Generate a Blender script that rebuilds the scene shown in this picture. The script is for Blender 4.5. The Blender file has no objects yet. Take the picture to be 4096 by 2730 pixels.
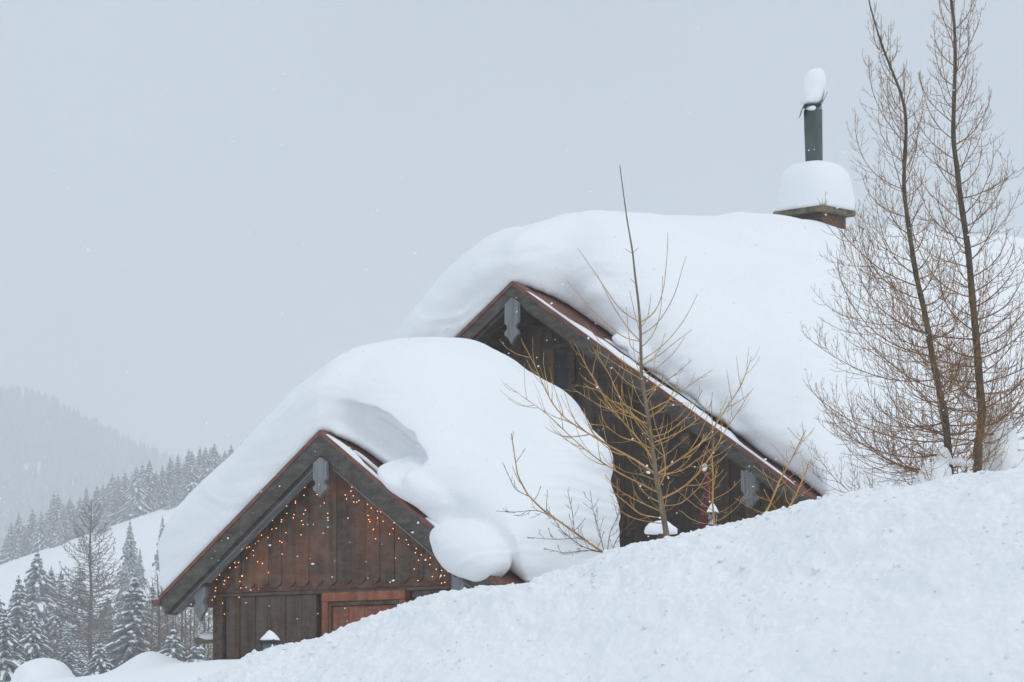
import bpy, bmesh, math, random
import numpy as np
from mathutils import Vector

# ------------------------------------------------------------------ camera, sky, sun, exposure
SC = bpy.context.scene
COL = SC.collection
F, CX, HY, EZ = 12000.0, 2048.0, 2800.0, 1.6      # focal length in photo pixels, centre column, horizon row, eye height
cam_d = bpy.data.cameras.new('camera')
cam = bpy.data.objects.new('camera', cam_d); COL.objects.link(cam)
cam.location = (0, 0, EZ); cam.rotation_euler = (math.radians(90), 0, 0)
cam_d.sensor_width = 36.0; cam_d.lens = F / 4096 * 36.0
cam_d.shift_y = (HY - 1365.0) / 4096
cam_d.clip_start = 0.1; cam_d.clip_end = 20000
SC.camera = cam

SUN_EL, SUN_AZ = math.radians(54), math.radians(148)      # azimuth clockwise from +Y (the view direction): behind the right shoulder
world = bpy.data.worlds.new('World'); SC.world = world; world.use_nodes = True
nt = world.node_tree; nt.nodes.clear()
sky = nt.nodes.new('ShaderNodeTexSky'); sky.sky_type = 'NISHITA'; sky.sun_disc = False
sky.sun_elevation = SUN_EL; sky.sun_rotation = SUN_AZ; sky.dust_density = 4.0
bg1 = nt.nodes.new('ShaderNodeBackground'); bg1.inputs['Strength'].default_value = 0.07
nt.links.new(sky.outputs['Color'], bg1.inputs['Color'])
bg2 = nt.nodes.new('ShaderNodeBackground'); bg2.inputs['Strength'].default_value = 1.0
bg2.inputs['Color'].default_value = (0.61, 0.69, 0.77, 1)       # the overcast cloud deck
tcw = nt.nodes.new('ShaderNodeTexCoord'); nzw = nt.nodes.new('ShaderNodeTexNoise')
nzw.inputs['Scale'].default_value = 2.2; nzw.inputs['Detail'].default_value = 3.0
nt.links.new(tcw.outputs['Generated'], nzw.inputs['Vector'])
rmp = nt.nodes.new('ShaderNodeMapRange'); rmp.inputs['From Min'].default_value = 0.3; rmp.inputs['From Max'].default_value = 0.7
rmp.inputs['To Min'].default_value = 0.84; rmp.inputs['To Max'].default_value = 1.14
nt.links.new(nzw.outputs['Fac'], rmp.inputs['Value'])
# the deck is broadly brighter towards the veiled sun
dot = nt.nodes.new('ShaderNodeVectorMath'); dot.operation = 'DOT_PRODUCT'
dot.inputs[1].default_value = (math.sin(SUN_AZ)*math.cos(SUN_EL), math.cos(SUN_AZ)*math.cos(SUN_EL), math.sin(SUN_EL))
nt.links.new(tcw.outputs['Generated'], dot.inputs[0])
glow = nt.nodes.new('ShaderNodeMapRange'); glow.interpolation_type = 'SMOOTHSTEP'
glow.inputs['From Min'].default_value = -0.6; glow.inputs['From Max'].default_value = 1.0; glow.inputs['To Min'].default_value = 0.92; glow.inputs['To Max'].default_value = 1.3
nt.links.new(dot.outputs['Value'], glow.inputs['Value'])
mul = nt.nodes.new('ShaderNodeMath'); mul.operation = 'MULTIPLY'
nt.links.new(rmp.outputs['Result'], mul.inputs[0]); nt.links.new(glow.outputs['Result'], mul.inputs[1]); nt.links.new(mul.outputs[0], bg2.inputs['Strength'])
mxw = nt.nodes.new('ShaderNodeMixShader'); mxw.inputs['Fac'].default_value = 0.88
nt.links.new(bg1.outputs[0], mxw.inputs[1]); nt.links.new(bg2.outputs[0], mxw.inputs[2])
ow = nt.nodes.new('ShaderNodeOutputWorld'); nt.links.new(mxw.outputs[0], ow.inputs['Surface'])

sun_d = bpy.data.lights.new('sun', 'SUN'); sun_d.energy = 0.52; sun_d.angle = math.radians(25); sun_d.color = (1, 0.97, 0.93)
sun = bpy.data.objects.new('sun', sun_d); COL.objects.link(sun)
sdir = Vector((math.sin(SUN_AZ) * math.cos(SUN_EL), math.cos(SUN_AZ) * math.cos(SUN_EL), math.sin(SUN_EL)))
sun.rotation_euler = sdir.to_track_quat('Z', 'Y').to_euler(); sun.location = (20, -20, 60)

SC.view_settings.view_transform = 'Standard'; SC.view_settings.look = 'None'
SC.view_settings.exposure = 0.06; SC.view_settings.gamma = 1.0; SC.view_settings.use_curve_mapping = False
SC.render.engine = 'CYCLES'
cy = SC.cycles
cy.use_denoising = True; cy.denoiser = 'OPENIMAGEDENOISE'
cy.max_bounces = 6; cy.diffuse_bounces = 4; cy.glossy_bounces = 2; cy.volume_bounces = 3; cy.transmission_bounces = 4
cy.caustics_reflective = False; cy.caustics_refractive = False

random.seed(7); RNG = np.random.default_rng(7)

# ------------------------------------------------------------------ helpers
def W(px, py, d):
    return np.array([(px - CX) / F * d, d, EZ + (HY - py) / F * d])

def sstep(a, b, x):
    t = np.clip((x - a) / (b - a), 0, 1); return t * t * (3 - 2 * t)

def _hash(ix, iy, iz, seed):
    n = (ix * 374761393 + iy * 668265263 + iz * 2147483647 + seed * 974711) & 0xffffffff
    n = ((n ^ (n >> 13)) * 1274126177) & 0xffffffff
    return ((n ^ (n >> 16)) & 0xffffff) / float(0xffffff)

def vnoise(x, y, z=0.0, seed=0):
    x, y, z = np.broadcast_arrays(np.asarray(x, float), np.asarray(y, float), np.asarray(z, float))
    fx, fy, fz = np.floor(x), np.floor(y), np.floor(z)
    ix, iy, iz = fx.astype(np.int64), fy.astype(np.int64), fz.astype(np.int64)
    u, v, w = x - fx, y - fy, z - fz
    u, v, w = u*u*(3-2*u), v*v*(3-2*v), w*w*(3-2*w)
    def h(a, b, c): return _hash(ix + a, iy + b, iz + c, seed)
    x00 = h(0,0,0)*(1-u)+h(1,0,0)*u; x10 = h(0,1,0)*(1-u)+h(1,1,0)*u
    x01 = h(0,0,1)*(1-u)+h(1,0,1)*u; x11 = h(0,1,1)*(1-u)+h(1,1,1)*u
    return ((x00*(1-v)+x10*v)*(1-w) + (x01*(1-v)+x11*v)*w) * 2 - 1

def fbm(x, y, z=0.0, oct=3, seed=0):
    s, a = 0, 1
    for k in range(oct):
        s = s + a * vnoise(x * 2**k, y * 2**k, np.asarray(z) * 2**k, seed + k); a *= 0.5
    return s

def tag(o, label=None, cat=None, group=None, kind=None):
    if label: o['label'] = label
    if cat: o['category'] = cat
    if group: o['group'] = group
    if kind: o['kind'] = kind
    return o

def link(name, me, mat=None, parent=None, loc=None):
    o = bpy.data.objects.new(name, me); COL.objects.link(o)
    if mat is not None:
        for m in (mat if isinstance(mat, (list, tuple)) else [mat]): me.materials.append(m)
    if parent is not None: o.parent = parent
    if loc is not None: o.location = loc
    return o

def mesh_np(name, V, Fc, smooth=True, midx=None):
    """V (n,3); Fc list of arrays (m,k) with k = 3 or 4"""
    me = bpy.data.meshes.new(name)
    V = np.asarray(V, np.float32)
    Fl = [np.asarray(f, np.int32) for f in (Fc if isinstance(Fc, (list, tuple)) else [Fc]) if len(f)]
    tot = np.concatenate([np.full(len(f), f.shape[1], np.int32) for f in Fl])
    loops = np.concatenate([f.ravel() for f in Fl])
    start = np.concatenate([[0], np.cumsum(tot)[:-1]]).astype(np.int32)
    me.vertices.add(len(V)); me.vertices.foreach_set('co', V.ravel())
    me.loops.add(len(loops)); me.loops.foreach_set('vertex_index', loops)
    me.polygons.add(len(tot)); me.polygons.foreach_set('loop_start', start)
    if smooth: me.polygons.foreach_set('use_smooth', np.ones(len(tot), bool))
    if midx is not None: me.polygons.foreach_set('material_index', np.asarray(midx, np.int32))
    me.update(calc_edges=True); me.validate()
    return me

def grid_faces(nr, nc, off=0):
    i = np.arange(nr - 1)[:, None] * nc + np.arange(nc - 1)[None, :] + off
    i = i.ravel()
    return np.stack([i, i + 1, i + nc + 1, i + nc], 1)

def empty(name, loc, rz=0.0):
    o = bpy.data.objects.new(name, None); COL.objects.link(o)
    o.location = loc; o.rotation_euler = (0, 0, rz); o.empty_display_size = 0.2
    return o

def prism_me(name, poly, v0, v1):
    """polygon in (u,z), extruded along v"""
    n = len(poly)
    V = [(p[0], v0, p[1]) for p in poly] + [(p[0], v1, p[1]) for p in poly]
    Fc = [list(range(n)), list(range(2*n - 1, n - 1, -1))]
    Fc += [[i, i + n, (i + 1) % n + n, (i + 1) % n] for i in range(n)]
    me = bpy.data.meshes.new(name); me.from_pydata(V, [], Fc)
    bm = bmesh.new(); bm.from_mesh(me); bmesh.ops.recalc_face_normals(bm, faces=bm.faces); bm.to_mesh(me); bm.free()
    return me

def box_me(name, x0, x1, y0, y1, z0, z1, bevel=0.0):
    bm = bmesh.new(); r = bmesh.ops.create_cube(bm, size=1.0)
    for v in bm.verts:
        v.co = ((x0+x1)/2 + v.co.x*(x1-x0), (y0+y1)/2 + v.co.y*(y1-y0), (z0+z1)/2 + v.co.z*(z1-z0))
    if bevel: bmesh.ops.bevel(bm, geom=list(bm.edges), offset=bevel, segments=1, affect='EDGES')
    me = bpy.data.meshes.new(name); bm.to_mesh(me); bm.free(); return me

def ellipsoid(c, r, seed=0, amp=0.06, seg=36, ring=20, rot=None, freq=2.0):
    th = np.linspace(0, math.pi, ring + 1); ph = np.linspace(0, 2*math.pi, seg, endpoint=False)
    T, P = np.meshgrid(th, ph, indexing='ij')
    d = np.stack([np.sin(T)*np.cos(P), np.sin(T)*np.sin(P), np.cos(T)], -1).reshape(-1, 3)
    k = 1 + amp * fbm(d[:,0]*freq + seed*3.1, d[:,1]*freq, d[:,2]*freq, 2, seed)
    V = d * k[:, None] * np.array(r)
    if rot is not None: V = V @ np.array(rot).T
    V = V + np.array(c)
    i = (np.arange(ring)[:, None]*seg + np.arange(seg)[None, :]).ravel()
    j = (np.arange(ring)[:, None]*seg + (np.arange(seg)[None, :] + 1) % seg).ravel()
    return V, np.stack([i, i + seg, j + seg, j], 1)

def remeshed(name, shells, voxel, smooth=8, factor=0.5):
    Vs, Fs, o = [], [], 0
    for V, Fc in shells:
        Vs.append(V); Fs.append(np.asarray(Fc) + o); o += len(V)
    me = mesh_np(name + '_src', np.concatenate(Vs), [np.concatenate(Fs)])
    bm = bmesh.new(); bm.from_mesh(me); bmesh.ops.remove_doubles(bm, verts=bm.verts, dist=1e-5)
    bmesh.ops.recalc_face_normals(bm, faces=bm.faces); bm.to_mesh(me); bm.free()
    ob = bpy.data.objects.new(name + '_src', me); COL.objects.link(ob)
    m = ob.modifiers.new('r', 'REMESH'); m.mode = 'VOXEL'; m.voxel_size = voxel; m.use_smooth_shade = True
    if smooth:
        s = ob.modifiers.new('s', 'SMOOTH'); s.factor = factor; s.iterations = smooth
    dg = bpy.context.evaluated_depsgraph_get(); dg.update()
    out = bpy.data.meshes.new_from_object(ob.evaluated_get(dg)); out.name = name
    bpy.data.objects.remove(ob); bpy.data.meshes.remove(me)
    out.polygons.foreach_set('use_smooth', np.ones(len(out.polygons), bool))
    return out

def crust(me, seed, strata=.016, fine=.010):
    n = len(me.vertices); V = np.empty(n*3, np.float32); me.vertices.foreach_get('co', V); V = V.reshape(-1, 3).astype(float)
    N = np.empty(n*3, np.float32); me.vertex_normals.foreach_get('vector', N); N = N.reshape(-1, 3)
    steep = sstep(.75, .25, np.abs(N[:, 2]))
    warp = .35*fbm(V[:, 0]*.8, V[:, 1]*.8, V[:, 2]*.5, 2, seed)
    st = fbm(0*V[:, 0] + seed, (V[:, 2] + warp)*6.5, 0.3, 3, seed + 3)*fbm(V[:, 0]*.7, V[:, 1]*.7, V[:, 2]*.7, 2, seed + 9)*1.8
    wind = fbm(V[:, 0]*1.6, V[:, 1]*.8 + V[:, 2]*1.2, V[:, 2]*2.2, 3, seed + 5)
    V += N*(strata*st*steep + fine*wind)[:, None]
    me.vertices.foreach_set('co', V.astype(np.float32).ravel()); me.update()
    return me

class Tubes:
    def __init__(s): s.V, s.F, s.n = [], [], 0
    def add(s, pts, rad, sides=4):
        P = np.asarray(pts, float); n = len(P)
        if n < 2: return
        R = np.broadcast_to(np.asarray(rad, float), (n,))
        T = np.gradient(P, axis=0); T /= np.linalg.norm(T, axis=1)[:, None] + 1e-9
        up = np.array([0., 0., 1.]) if abs(T[:, 2]).mean() < 0.8 else np.array([1., 0., 0.])
        A = np.cross(T, up); A /= np.linalg.norm(A, axis=1)[:, None] + 1e-9
        B = np.cross(T, A)
        a = np.linspace(0, 2*math.pi, sides, endpoint=False)
        V = P[:, None, :] + R[:, None, None]*(np.cos(a)[None, :, None]*A[:, None, :] + np.sin(a)[None, :, None]*B[:, None, :])
        s.V.append(V.reshape(-1, 3))
        i = (np.arange(n-1)[:, None]*sides + np.arange(sides)[None, :]).ravel() + s.n
        j = (np.arange(n-1)[:, None]*sides + (np.arange(sides)[None, :]+1) % sides).ravel() + s.n
        s.F.append(np.stack([i, j, j + sides, i + sides], 1)); s.n += n*sides
    def mesh(s, name): return mesh_np(name, np.concatenate(s.V), [np.concatenate(s.F)])

def resample(pts, n):
    P = np.asarray(pts, float); m = len(P)
    t = np.concatenate([[0], np.cumsum(np.linalg.norm(np.diff(P, axis=0), axis=1))]); t /= t[-1]
    q = np.linspace(0, 1, n)
    out = np.stack([np.interp(q, t, P[:, k]) for k in range(P.shape[1])], 1)
    for _ in range(2):
        out[1:-1] = 0.5*out[1:-1] + 0.25*(out[:-2] + out[2:])
    return out

# ------------------------------------------------------------------ materials
def new_mat(name):
    m = bpy.data.materials.new(name); m.use_nodes = True
    n = m.node_tree; b = n.nodes['Principled BSDF']; return m, n, b

def m_noise(name, c1, c2, scale=(4, 4, 4), rough=0.8, detail=5.0, bump=0.0, bscale=None, rnd=0.0, lo=0.35, hi=0.65, spec=0.3, c3=None, c3scale=1.3, c3lo=0.5, c3hi=0.7, frost=0.0):
    m, n, b = new_mat(name)
    tc = n.nodes.new('ShaderNodeTexCoord'); mp = n.nodes.new('ShaderNodeMapping'); mp.inputs['Scale'].default_value = scale
    n.links.new(tc.outputs['Object'], mp.inputs['Vector'])
    oi = n.nodes.new('ShaderNodeObjectInfo')
    if rnd:
        va = n.nodes.new('ShaderNodeVectorMath'); va.operation = 'SCALE'; va.inputs[0].default_value = (37, 51, 23)
        n.links.new(oi.outputs['Random'], va.inputs['Scale']); n.links.new(va.outputs[0], mp.inputs['Location'])
    nz = n.nodes.new('ShaderNodeTexNoise'); nz.inputs['Scale'].default_value = 1.0; nz.inputs['Detail'].default_value = detail; nz.inputs['Roughness'].default_value = 0.65
    n.links.new(mp.outputs[0], nz.inputs['Vector'])
    mr = n.nodes.new('ShaderNodeMapRange'); mr.inputs['From Min'].default_value = lo; mr.inputs['From Max'].default_value = hi
    n.links.new(nz.outputs['Fac'], mr.inputs['Value'])
    mx = n.nodes.new('ShaderNodeMix'); mx.data_type = 'RGBA'; mx.inputs[6].default_value = (*c1, 1); mx.inputs[7].default_value = (*c2, 1)
    n.links.new(mr.outputs[0], mx.inputs[0]); out = mx.outputs[2]
    if c3 is not None:
        n3 = n.nodes.new('ShaderNodeTexNoise'); n3.inputs['Scale'].default_value = c3scale; n3.inputs['Detail'].default_value = 4
        n.links.new(tc.outputs['Object'], n3.inputs['Vector'])
        r3 = n.nodes.new('ShaderNodeMapRange'); r3.inputs['From Min'].default_value = c3lo; r3.inputs['From Max'].default_value = c3hi
        n.links.new(n3.outputs['Fac'], r3.inputs['Value'])
        x3 = n.nodes.new('ShaderNodeMix'); x3.data_type = 'RGBA'; x3.inputs[7].default_value = (*c3, 1)
        n.links.new(r3.outputs[0], x3.inputs[0]); n.links.new(out, x3.inputs[6]); out = x3.outputs[2]
    if rnd:
        hv = n.nodes.new('ShaderNodeHueSaturation')
        r2 = n.nodes.new('ShaderNodeMapRange'); r2.inputs['To Min'].default_value = 1 - rnd; r2.inputs['To Max'].default_value = 1 + rnd
        n.links.new(oi.outputs['Random'], r2.inputs['Value']); n.links.new(r2.outputs[0], hv.inputs['Value'])
        n.links.new(out, hv.inputs['Color']); out = hv.outputs['Color']
    if frost:
        mf = n.nodes.new('ShaderNodeMapping'); mf.inputs['Scale'].default_value = (3.0, 3.0, 6.5); n.links.new(tc.outputs['Object'], mf.inputs['Vector'])
        nf = n.nodes.new('ShaderNodeTexNoise'); nf.inputs['Scale'].default_value = 1.6; nf.inputs['Detail'].default_value = 8; nf.inputs['Roughness'].default_value = 0.75
        n.links.new(mf.outputs[0], nf.inputs['Vector'])
        rf = n.nodes.new('ShaderNodeMapRange'); rf.inputs['From Min'].default_value = 0.45; rf.inputs['From Max'].default_value = 0.80; rf.inputs['To Max'].default_value = frost
        n.links.new(nf.outputs['Fac'], rf.inputs['Value'])
        xf = n.nodes.new('ShaderNodeMix'); xf.data_type = 'RGBA'; xf.inputs[7].default_value = (0.55, 0.56, 0.57, 1)
        n.links.new(rf.outputs[0], xf.inputs[0]); n.links.new(out, xf.inputs[6]); out = xf.outputs[2]
    n.links.new(out, b.inputs['Base Color'])
    b.inputs['Roughness'].default_value = rough; b.inputs['Specular IOR Level'].default_value = spec
    if bump:
        bp = n.nodes.new('ShaderNodeBump'); bp.inputs['Strength'].default_value = bump; bp.inputs['Distance'].default_value = 0.02
        src = nz
        if bscale:
            src = n.nodes.new('ShaderNodeTexNoise'); src.inputs['Scale'].default_value = bscale; src.inputs['Detail'].default_value = 4
            n.links.new(tc.outputs['Object'], src.inputs['Vector'])
        n.links.new(src.outputs['Fac'], bp.inputs['Height']); n.links.new(bp.outputs[0], b.inputs['Normal'])
    return m

SNOW = m_noise('snow_soft', (0.87, 0.885, 0.90), (0.89, 0.90, 0.915), (0.7,)*3, 0.75, bump=0.35, bscale=38.0, spec=0.15)
SNOW_ROUGH = m_noise('snow_ploughed', (0.86, 0.875, 0.89), (0.89, 0.90, 0.91), (1.5,)*3, 0.8, bump=0.4, bscale=60.0, spec=0.15)
SNOW_FAR = m_noise('snow_far', (0.84, 0.86, 0.88), (0.89, 0.90, 0.91), (0.02,)*3, 0.85, spec=0.1)
WOOD_UP = m_noise('stained_boards', (0.058, 0.038, 0.025), (0.135, 0.078, 0.047), (11, 11, 0.9), 0.75, 6, 0.5, rnd=0.22, c3=(0.24, 0.086, 0.040), c3scale=1.0, c3lo=0.42, c3hi=0.66, frost=0.14)
WOOD_DARK = m_noise('dark_boards', (0.056, 0.038, 0.027), (0.115, 0.077, 0.052), (8, 8, 1.0), 0.75, 6, 0.4, rnd=0.2, frost=0.10)
WOOD_BARGE = m_noise('dark_barge_paint', (0.042, 0.036, 0.028), (0.085, 0.068, 0.050), (2.0, 8, 8), 0.65, 6, 0.3, frost=0.2)
WOOD_GREY = m_noise('weathered_grey_wood', (0.15, 0.155, 0.16), (0.27, 0.275, 0.28), (22, 22, 1.3), 0.85, 6, 0.6)
WOOD_GREY2 = m_noise('weathered_soffit', (0.15, 0.15, 0.15), (0.25, 0.25, 0.25), (3, 20, 3), 0.85, 6, 0.4)
WOOD_RED = m_noise('red_stained_wood', (0.16, 0.044, 0.022), (0.34, 0.105, 0.042), (6, 6, 2.0), 0.6, 6, 0.3, rnd=0.12, frost=0.15)
WOOD_POST = m_noise('brown_post', (0.050, 0.030, 0.018), (0.11, 0.062, 0.030), (9, 9, 1.0), 0.75, 6, 0.4, frost=0.2)
WOOD_OCHRE = m_noise('ochre_wood', (0.10, 0.062, 0.022), (0.20, 0.115, 0.035), (7, 7, 1.5), 0.7, 6, 0.3)
WOOD_FRIEZE = m_noise('faded_red_band', (0.085, 0.035, 0.022), (0.17, 0.062, 0.034), (4, 6, 6), 0.75, 6, 0.3, frost=0.2)
LOG = m_noise('mossy_log', (0.10, 0.085, 0.05), (0.20, 0.17, 0.11), (3, 12, 12), 0.9, 6, 0.5)
METAL_RED = m_noise('red_brown_sheet', (0.13, 0.045, 0.030), (0.21, 0.080, 0.055), (5, 5, 5), 0.5, 5, 0.1, frost=0.15)
METAL_PIPE = m_noise('flue_steel', (0.030, 0.046, 0.046), (0.085, 0.110, 0.105), (3, 3, 1.3), 0.5, 5, 0.1, c3=(0.02, 0.025, 0.03), c3scale=0.9)
METAL_BLACK = m_noise('black_iron', (0.015, 0.018, 0.02), (0.04, 0.045, 0.05), (8, 8, 8), 0.5, 3)
STONE = m_noise('mossy_slab', (0.10, 0.085, 0.05), (0.24, 0.21, 0.14), (9, 9, 9), 0.9, 6, 0.6)
BRICK = m_noise('chimney_brick', (0.07, 0.045, 0.04), (0.13, 0.09, 0.08), (6, 6, 6), 0.9, 5, 0.4)
BARK_D = m_noise('larch_bark', (0.055, 0.045, 0.032), (0.13, 0.105, 0.075), (14, 14, 4), 0.95, 5, 0.8, c3=(0.13, 0.13, 0.09), c3scale=5)
TWIG_B = m_noise('brown_twigs', (0.18, 0.092, 0.042), (0.36, 0.195, 0.085), (5, 5, 5), 0.85, 3)
TWIG_Y = m_noise('ochre_twigs', (0.34, 0.19, 0.06), (0.60, 0.365, 0.14), (6, 6, 6), 0.75, 3)
TWIG_T = m_noise('red_brown_twig_tips', (0.13, 0.07, 0.045), (0.26, 0.14, 0.08), (6, 6, 6), 0.8, 3)
TWIG_F = m_noise('far_twigs', (0.12, 0.082, 0.062), (0.20, 0.145, 0.115), (1, 1, 1), 0.9, 3)
NEEDLE = m_noise('spruce_needles', (0.12, 0.138, 0.140), (0.24, 0.262, 0.265), (1.2,)*3, 0.9, 4, rnd=0.15)  # frosted tone, lightened further so the colour itself carries some distance haze
CLOTH_RED = m_noise('dark_red_cloth', (0.065, 0.020, 0.022), (0.13, 0.042, 0.042), (9, 9, 2), 0.9, 4, c3=(0.55, 0.55, 0.57), c3scale=5, c3lo=0.66, c3hi=0.72)
SHUTTER = m_noise('blue_grey_paint', (0.022, 0.025, 0.029), (0.040, 0.044, 0.048), (4, 4, 4), 0.6, 4)
GLASS = m_noise('frosted_pane', (0.20, 0.24, 0.26), (0.32, 0.36, 0.38), (9, 9, 9), 0.25, 3, spec=0.5)
BULB, _n, _b = new_mat('warm_bulb'); _b.inputs['Base Color'].default_value = (1, 0.6, 0.3, 1)
_b.inputs['Emission Color'].default_value = (1.0, 0.34, 0.11, 1); _b.inputs['Emission Strength'].default_value = 5.0
CABLE = m_noise('dark_cable', (0.02, 0.02, 0.02), (0.03, 0.03, 0.03))
FLAKE = m_noise('snowflake', (0.88, 0.9, 0.92), (0.92, 0.93, 0.94), (5,)*3, 0.8)

# ------------------------------------------------------------------ ground
CR_PX = np.array([-200, 500, 700, 850, 1000, 1150, 1300, 1500, 1720, 1900, 2100, 2300, 2450, 2700, 3000, 3260, 3500, 3700, 3900, 4096, 4600, 5600, 9000])
CR_PY = np.array([3300, 2900, 2800, 2725, 2645, 2600, 2545, 2465, 2370, 2340, 2310, 2268, 2215, 2140, 2085, 2025, 1978, 1945, 1905, 1872, 1790, 1700, 1650])
def crest_d(px): return np.clip(30 - 6*(px - 900)/3200, 22.0, 31.5)
def crest_z(px):
    return EZ + (HY - np.interp(px, CR_PX, CR_PY))/F*crest_d(px)

def ground_z(x, y):
    x = np.asarray(x, float); y = np.asarray(y, float)
    ys = np.maximum(y, 10.0); px = CX + x/ys*F
    dc = crest_d(px)
    line = np.interp(px, [-4000, -600, 0, 250, 450, 700, 870, 1100], [2760, 2745, 2728, 2715, 2692, 2656, 2640, 2640])
    plateau = EZ + (HY - line)/F*38 - 0.04*np.clip(38 - y, 0, 12)*sstep(1.5, -1.5, x) + 1.35*sstep(1.6, 4.2, x)
    left = sstep(dc - 8, dc + 0.5, y); right = sstep(dc - 0.8, dc + 2.2, y)
    k = sstep(700, 1000, px)
    near = plateau*(left*(1 - k) + right*k)
    near = near + 0.03*fbm(x*0.7, y*0.7, 0, 2, 5)*sstep(15, 25, y)
    # two drifted mounds at the edge of the terrace
    def mound(pc, py, d, hw, hd, base):
        c = W(pc, py, d); q = ((x - c[0])/hw)**2 + ((y - d)/hd)**2
        return np.where(q < 1, (c[2] - base)*np.sqrt(np.clip(1 - q, 0, 1))**0.9, 0)
    def bump(pc, py, d, hw, hd, base):
        c = W(pc, py, d); q = ((x - c[0])/hw)**2 + ((y - d)/hd)**2
        return (c[2] - base)*np.exp(-q*1.3)
    near = near + mound(165, 2642, 40.5, 0.40, 0.8, 1.82) + bump(590, 2600, 41.0, 0.44, 0.9, 2.03)
    drop = sstep(42.5, 47, y)*sstep(-3.5, -5.0, x) + sstep(58, 75, y)
    drop = np.clip(drop, 0, 1)
    yy = np.array([0, 45, 60, 100, 200, 300, 450, 600, 640, 800, 1200, 9000.]); zz = np.array([0, -1, -2.5, -4, 1, 7, 18.5, 0, 0, -40, -60, -60.])
    far_a = np.interp(y, [0, 45, 60, 100, 180, 260, 330], [-1, -1, -2.5, -4, -1.0, 3.2, 6.5])
    ridge = np.clip(28.7 + 0.327*(x*600/np.maximum(y, 60) + 102), 12, 47)
    t = sstep(250, 640, y)
    lin = np.clip((y - 300)/300, 0, 1)
    far = far_a*(1 - lin) + ridge*lin
    far = np.where(y > 610, ridge - 45*sstep(610, 900, y) - 25*sstep(900, 1300, y), far)
    far = far + sstep(80, 200, y)*1.2*fbm(x/60, y/60, 0, 2, 11)
    return near*(1 - drop) + far*drop

rows = np.unique(np.concatenate([np.linspace(-160, 16, 12), np.linspace(16, 30, 50), np.arange(30, 50, 0.16), np.geomspace(50, 3000, 150)]))
kc = np.unique(np.concatenate([np.linspace(-20000, -600, 60), np.arange(-600, 1400, 22), np.linspace(1400, 5200, 110), np.linspace(5200, 24000, 60)]))
KX = (kc - CX)/F
YY = np.repeat(rows[:, None], len(kc), 1)
XX = KX[None, :]*np.where(YY > 16, YY, np.sqrt(np.maximum(YY - 16, -200)**2 + 16**2))
ZZ = ground_z(XX, YY)
o = link('ground', mesh_np('ground', np.stack([XX, YY, ZZ], -1).reshape(-1, 3), [grid_faces(len(rows), len(kc))]), SNOW)
tag(o, 'smooth snow covered ground with drifted mounds and far white meadow', kind='structure')

# ploughed snow bank across the foreground
bpx = np.concatenate([np.linspace(-150, 700, 40), np.linspace(700, 4200, 900)[1:], np.linspace(4200, 8000, 90)[1:]])
ss = np.concatenate([np.linspace(-3.0, -0.3, 16), np.linspace(-0.3, 0.5, 70)[1:], np.linspace(0.5, 5.9, 270)[1:]])
dcx = crest_d(bpx); xc = (bpx - CX)/F*dcx; zc = crest_z(bpx)
S, XC = np.meshgrid(ss, xc, indexing='ij'); ZC = np.broadcast_to(zc, S.shape); DC = np.broadcast_to(dcx, S.shape)
drop = np.where(S > 0, 0.62*(np.sqrt(S**2 + 0.16) - 0.4), 0.5*(np.sqrt(S**2 + 0.09) - 0.3))
BY = DC - S; BZ = ZC - drop
PP, QQ = XC*.88 - S*.47, XC*.47 + S*.88            # grain of the tumbled snow runs up to the right
q1 = fbm(XC*1.1, S*1.6, 0, 2, 21); q2 = fbm(PP*4.0, QQ*9.0, 0, 3, 31); q3 = fbm(PP*11, QQ*20, 0, 2, 41); q4 = vnoise(PP*30, QQ*42, 0, 43)
pit = np.maximum(fbm(PP*2.6, QQ*7.5, 5, 2, 47) - .42, 0)
near_crest = sstep(1.6, 0.1, S)
rough = 0.45 + 0.35*sstep(-0.4, 0.5, vnoise(XC*0.5, S*0.6, 0, 77)) + .35*near_crest
rough = rough*(1 - .42*sstep(.5, 2.6, S))*(0.35 + 0.65*sstep(-7.5, -5.5, XC - 0.25*S))
dz = 0.07*q1 + rough*(0.022*q2 + 0.018*q3 + 0.011*q4 - 0.07*pit)
BZ = BZ + dz*0.9; BY = BY - dz*0.5
BX = XC + rough*0.02*vnoise(XC*9, S*9, 3, 51)
o = link('snow_bank', mesh_np('snow_bank', np.stack([BX, BY, BZ], -1).reshape(-1, 3), [grid_faces(len(ss), len(bpx))]), SNOW_ROUGH)
tag(o, 'crumbly ploughed snow bank rising in front of the huts', kind='structure')
# loose crumbs on it
CV, CF, cn = [], [], 0
for k in range(1500):
    i = int(RNG.integers(45, len(bpx) - 60))
    j = int(np.clip(abs(RNG.normal(0, 80)) + 16 + RNG.integers(0, 90)*(k % 3 > 0), 14, len(ss) - 2))
    if k < 600: j = int(RNG.integers(20, 44))
    r = float(np.clip(RNG.lognormal(-4.6, 0.5), 0.004, 0.030))
    V, Fc = ellipsoid((0, 0, 0), (r*RNG.uniform(.8, 1.6), r, r*RNG.uniform(.6, 1.1)), k % 50, 0.55, 5, 4, freq=1.9)
    V = V + np.array((BX[j, i], BY[j, i] - 0.1*r, BZ[j, i] + 0.1*r))
    CV.append(V); CF.append(Fc + cn); cn += len(V)
o = link('snow_crumbs', mesh_np('snow_crumbs', np.concatenate(CV), [np.concatenate(CF)]), SNOW_ROUGH)
tag(o, 'loose snow crumbs scattered over the ploughed bank', 'snow', kind='stuff')

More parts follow.
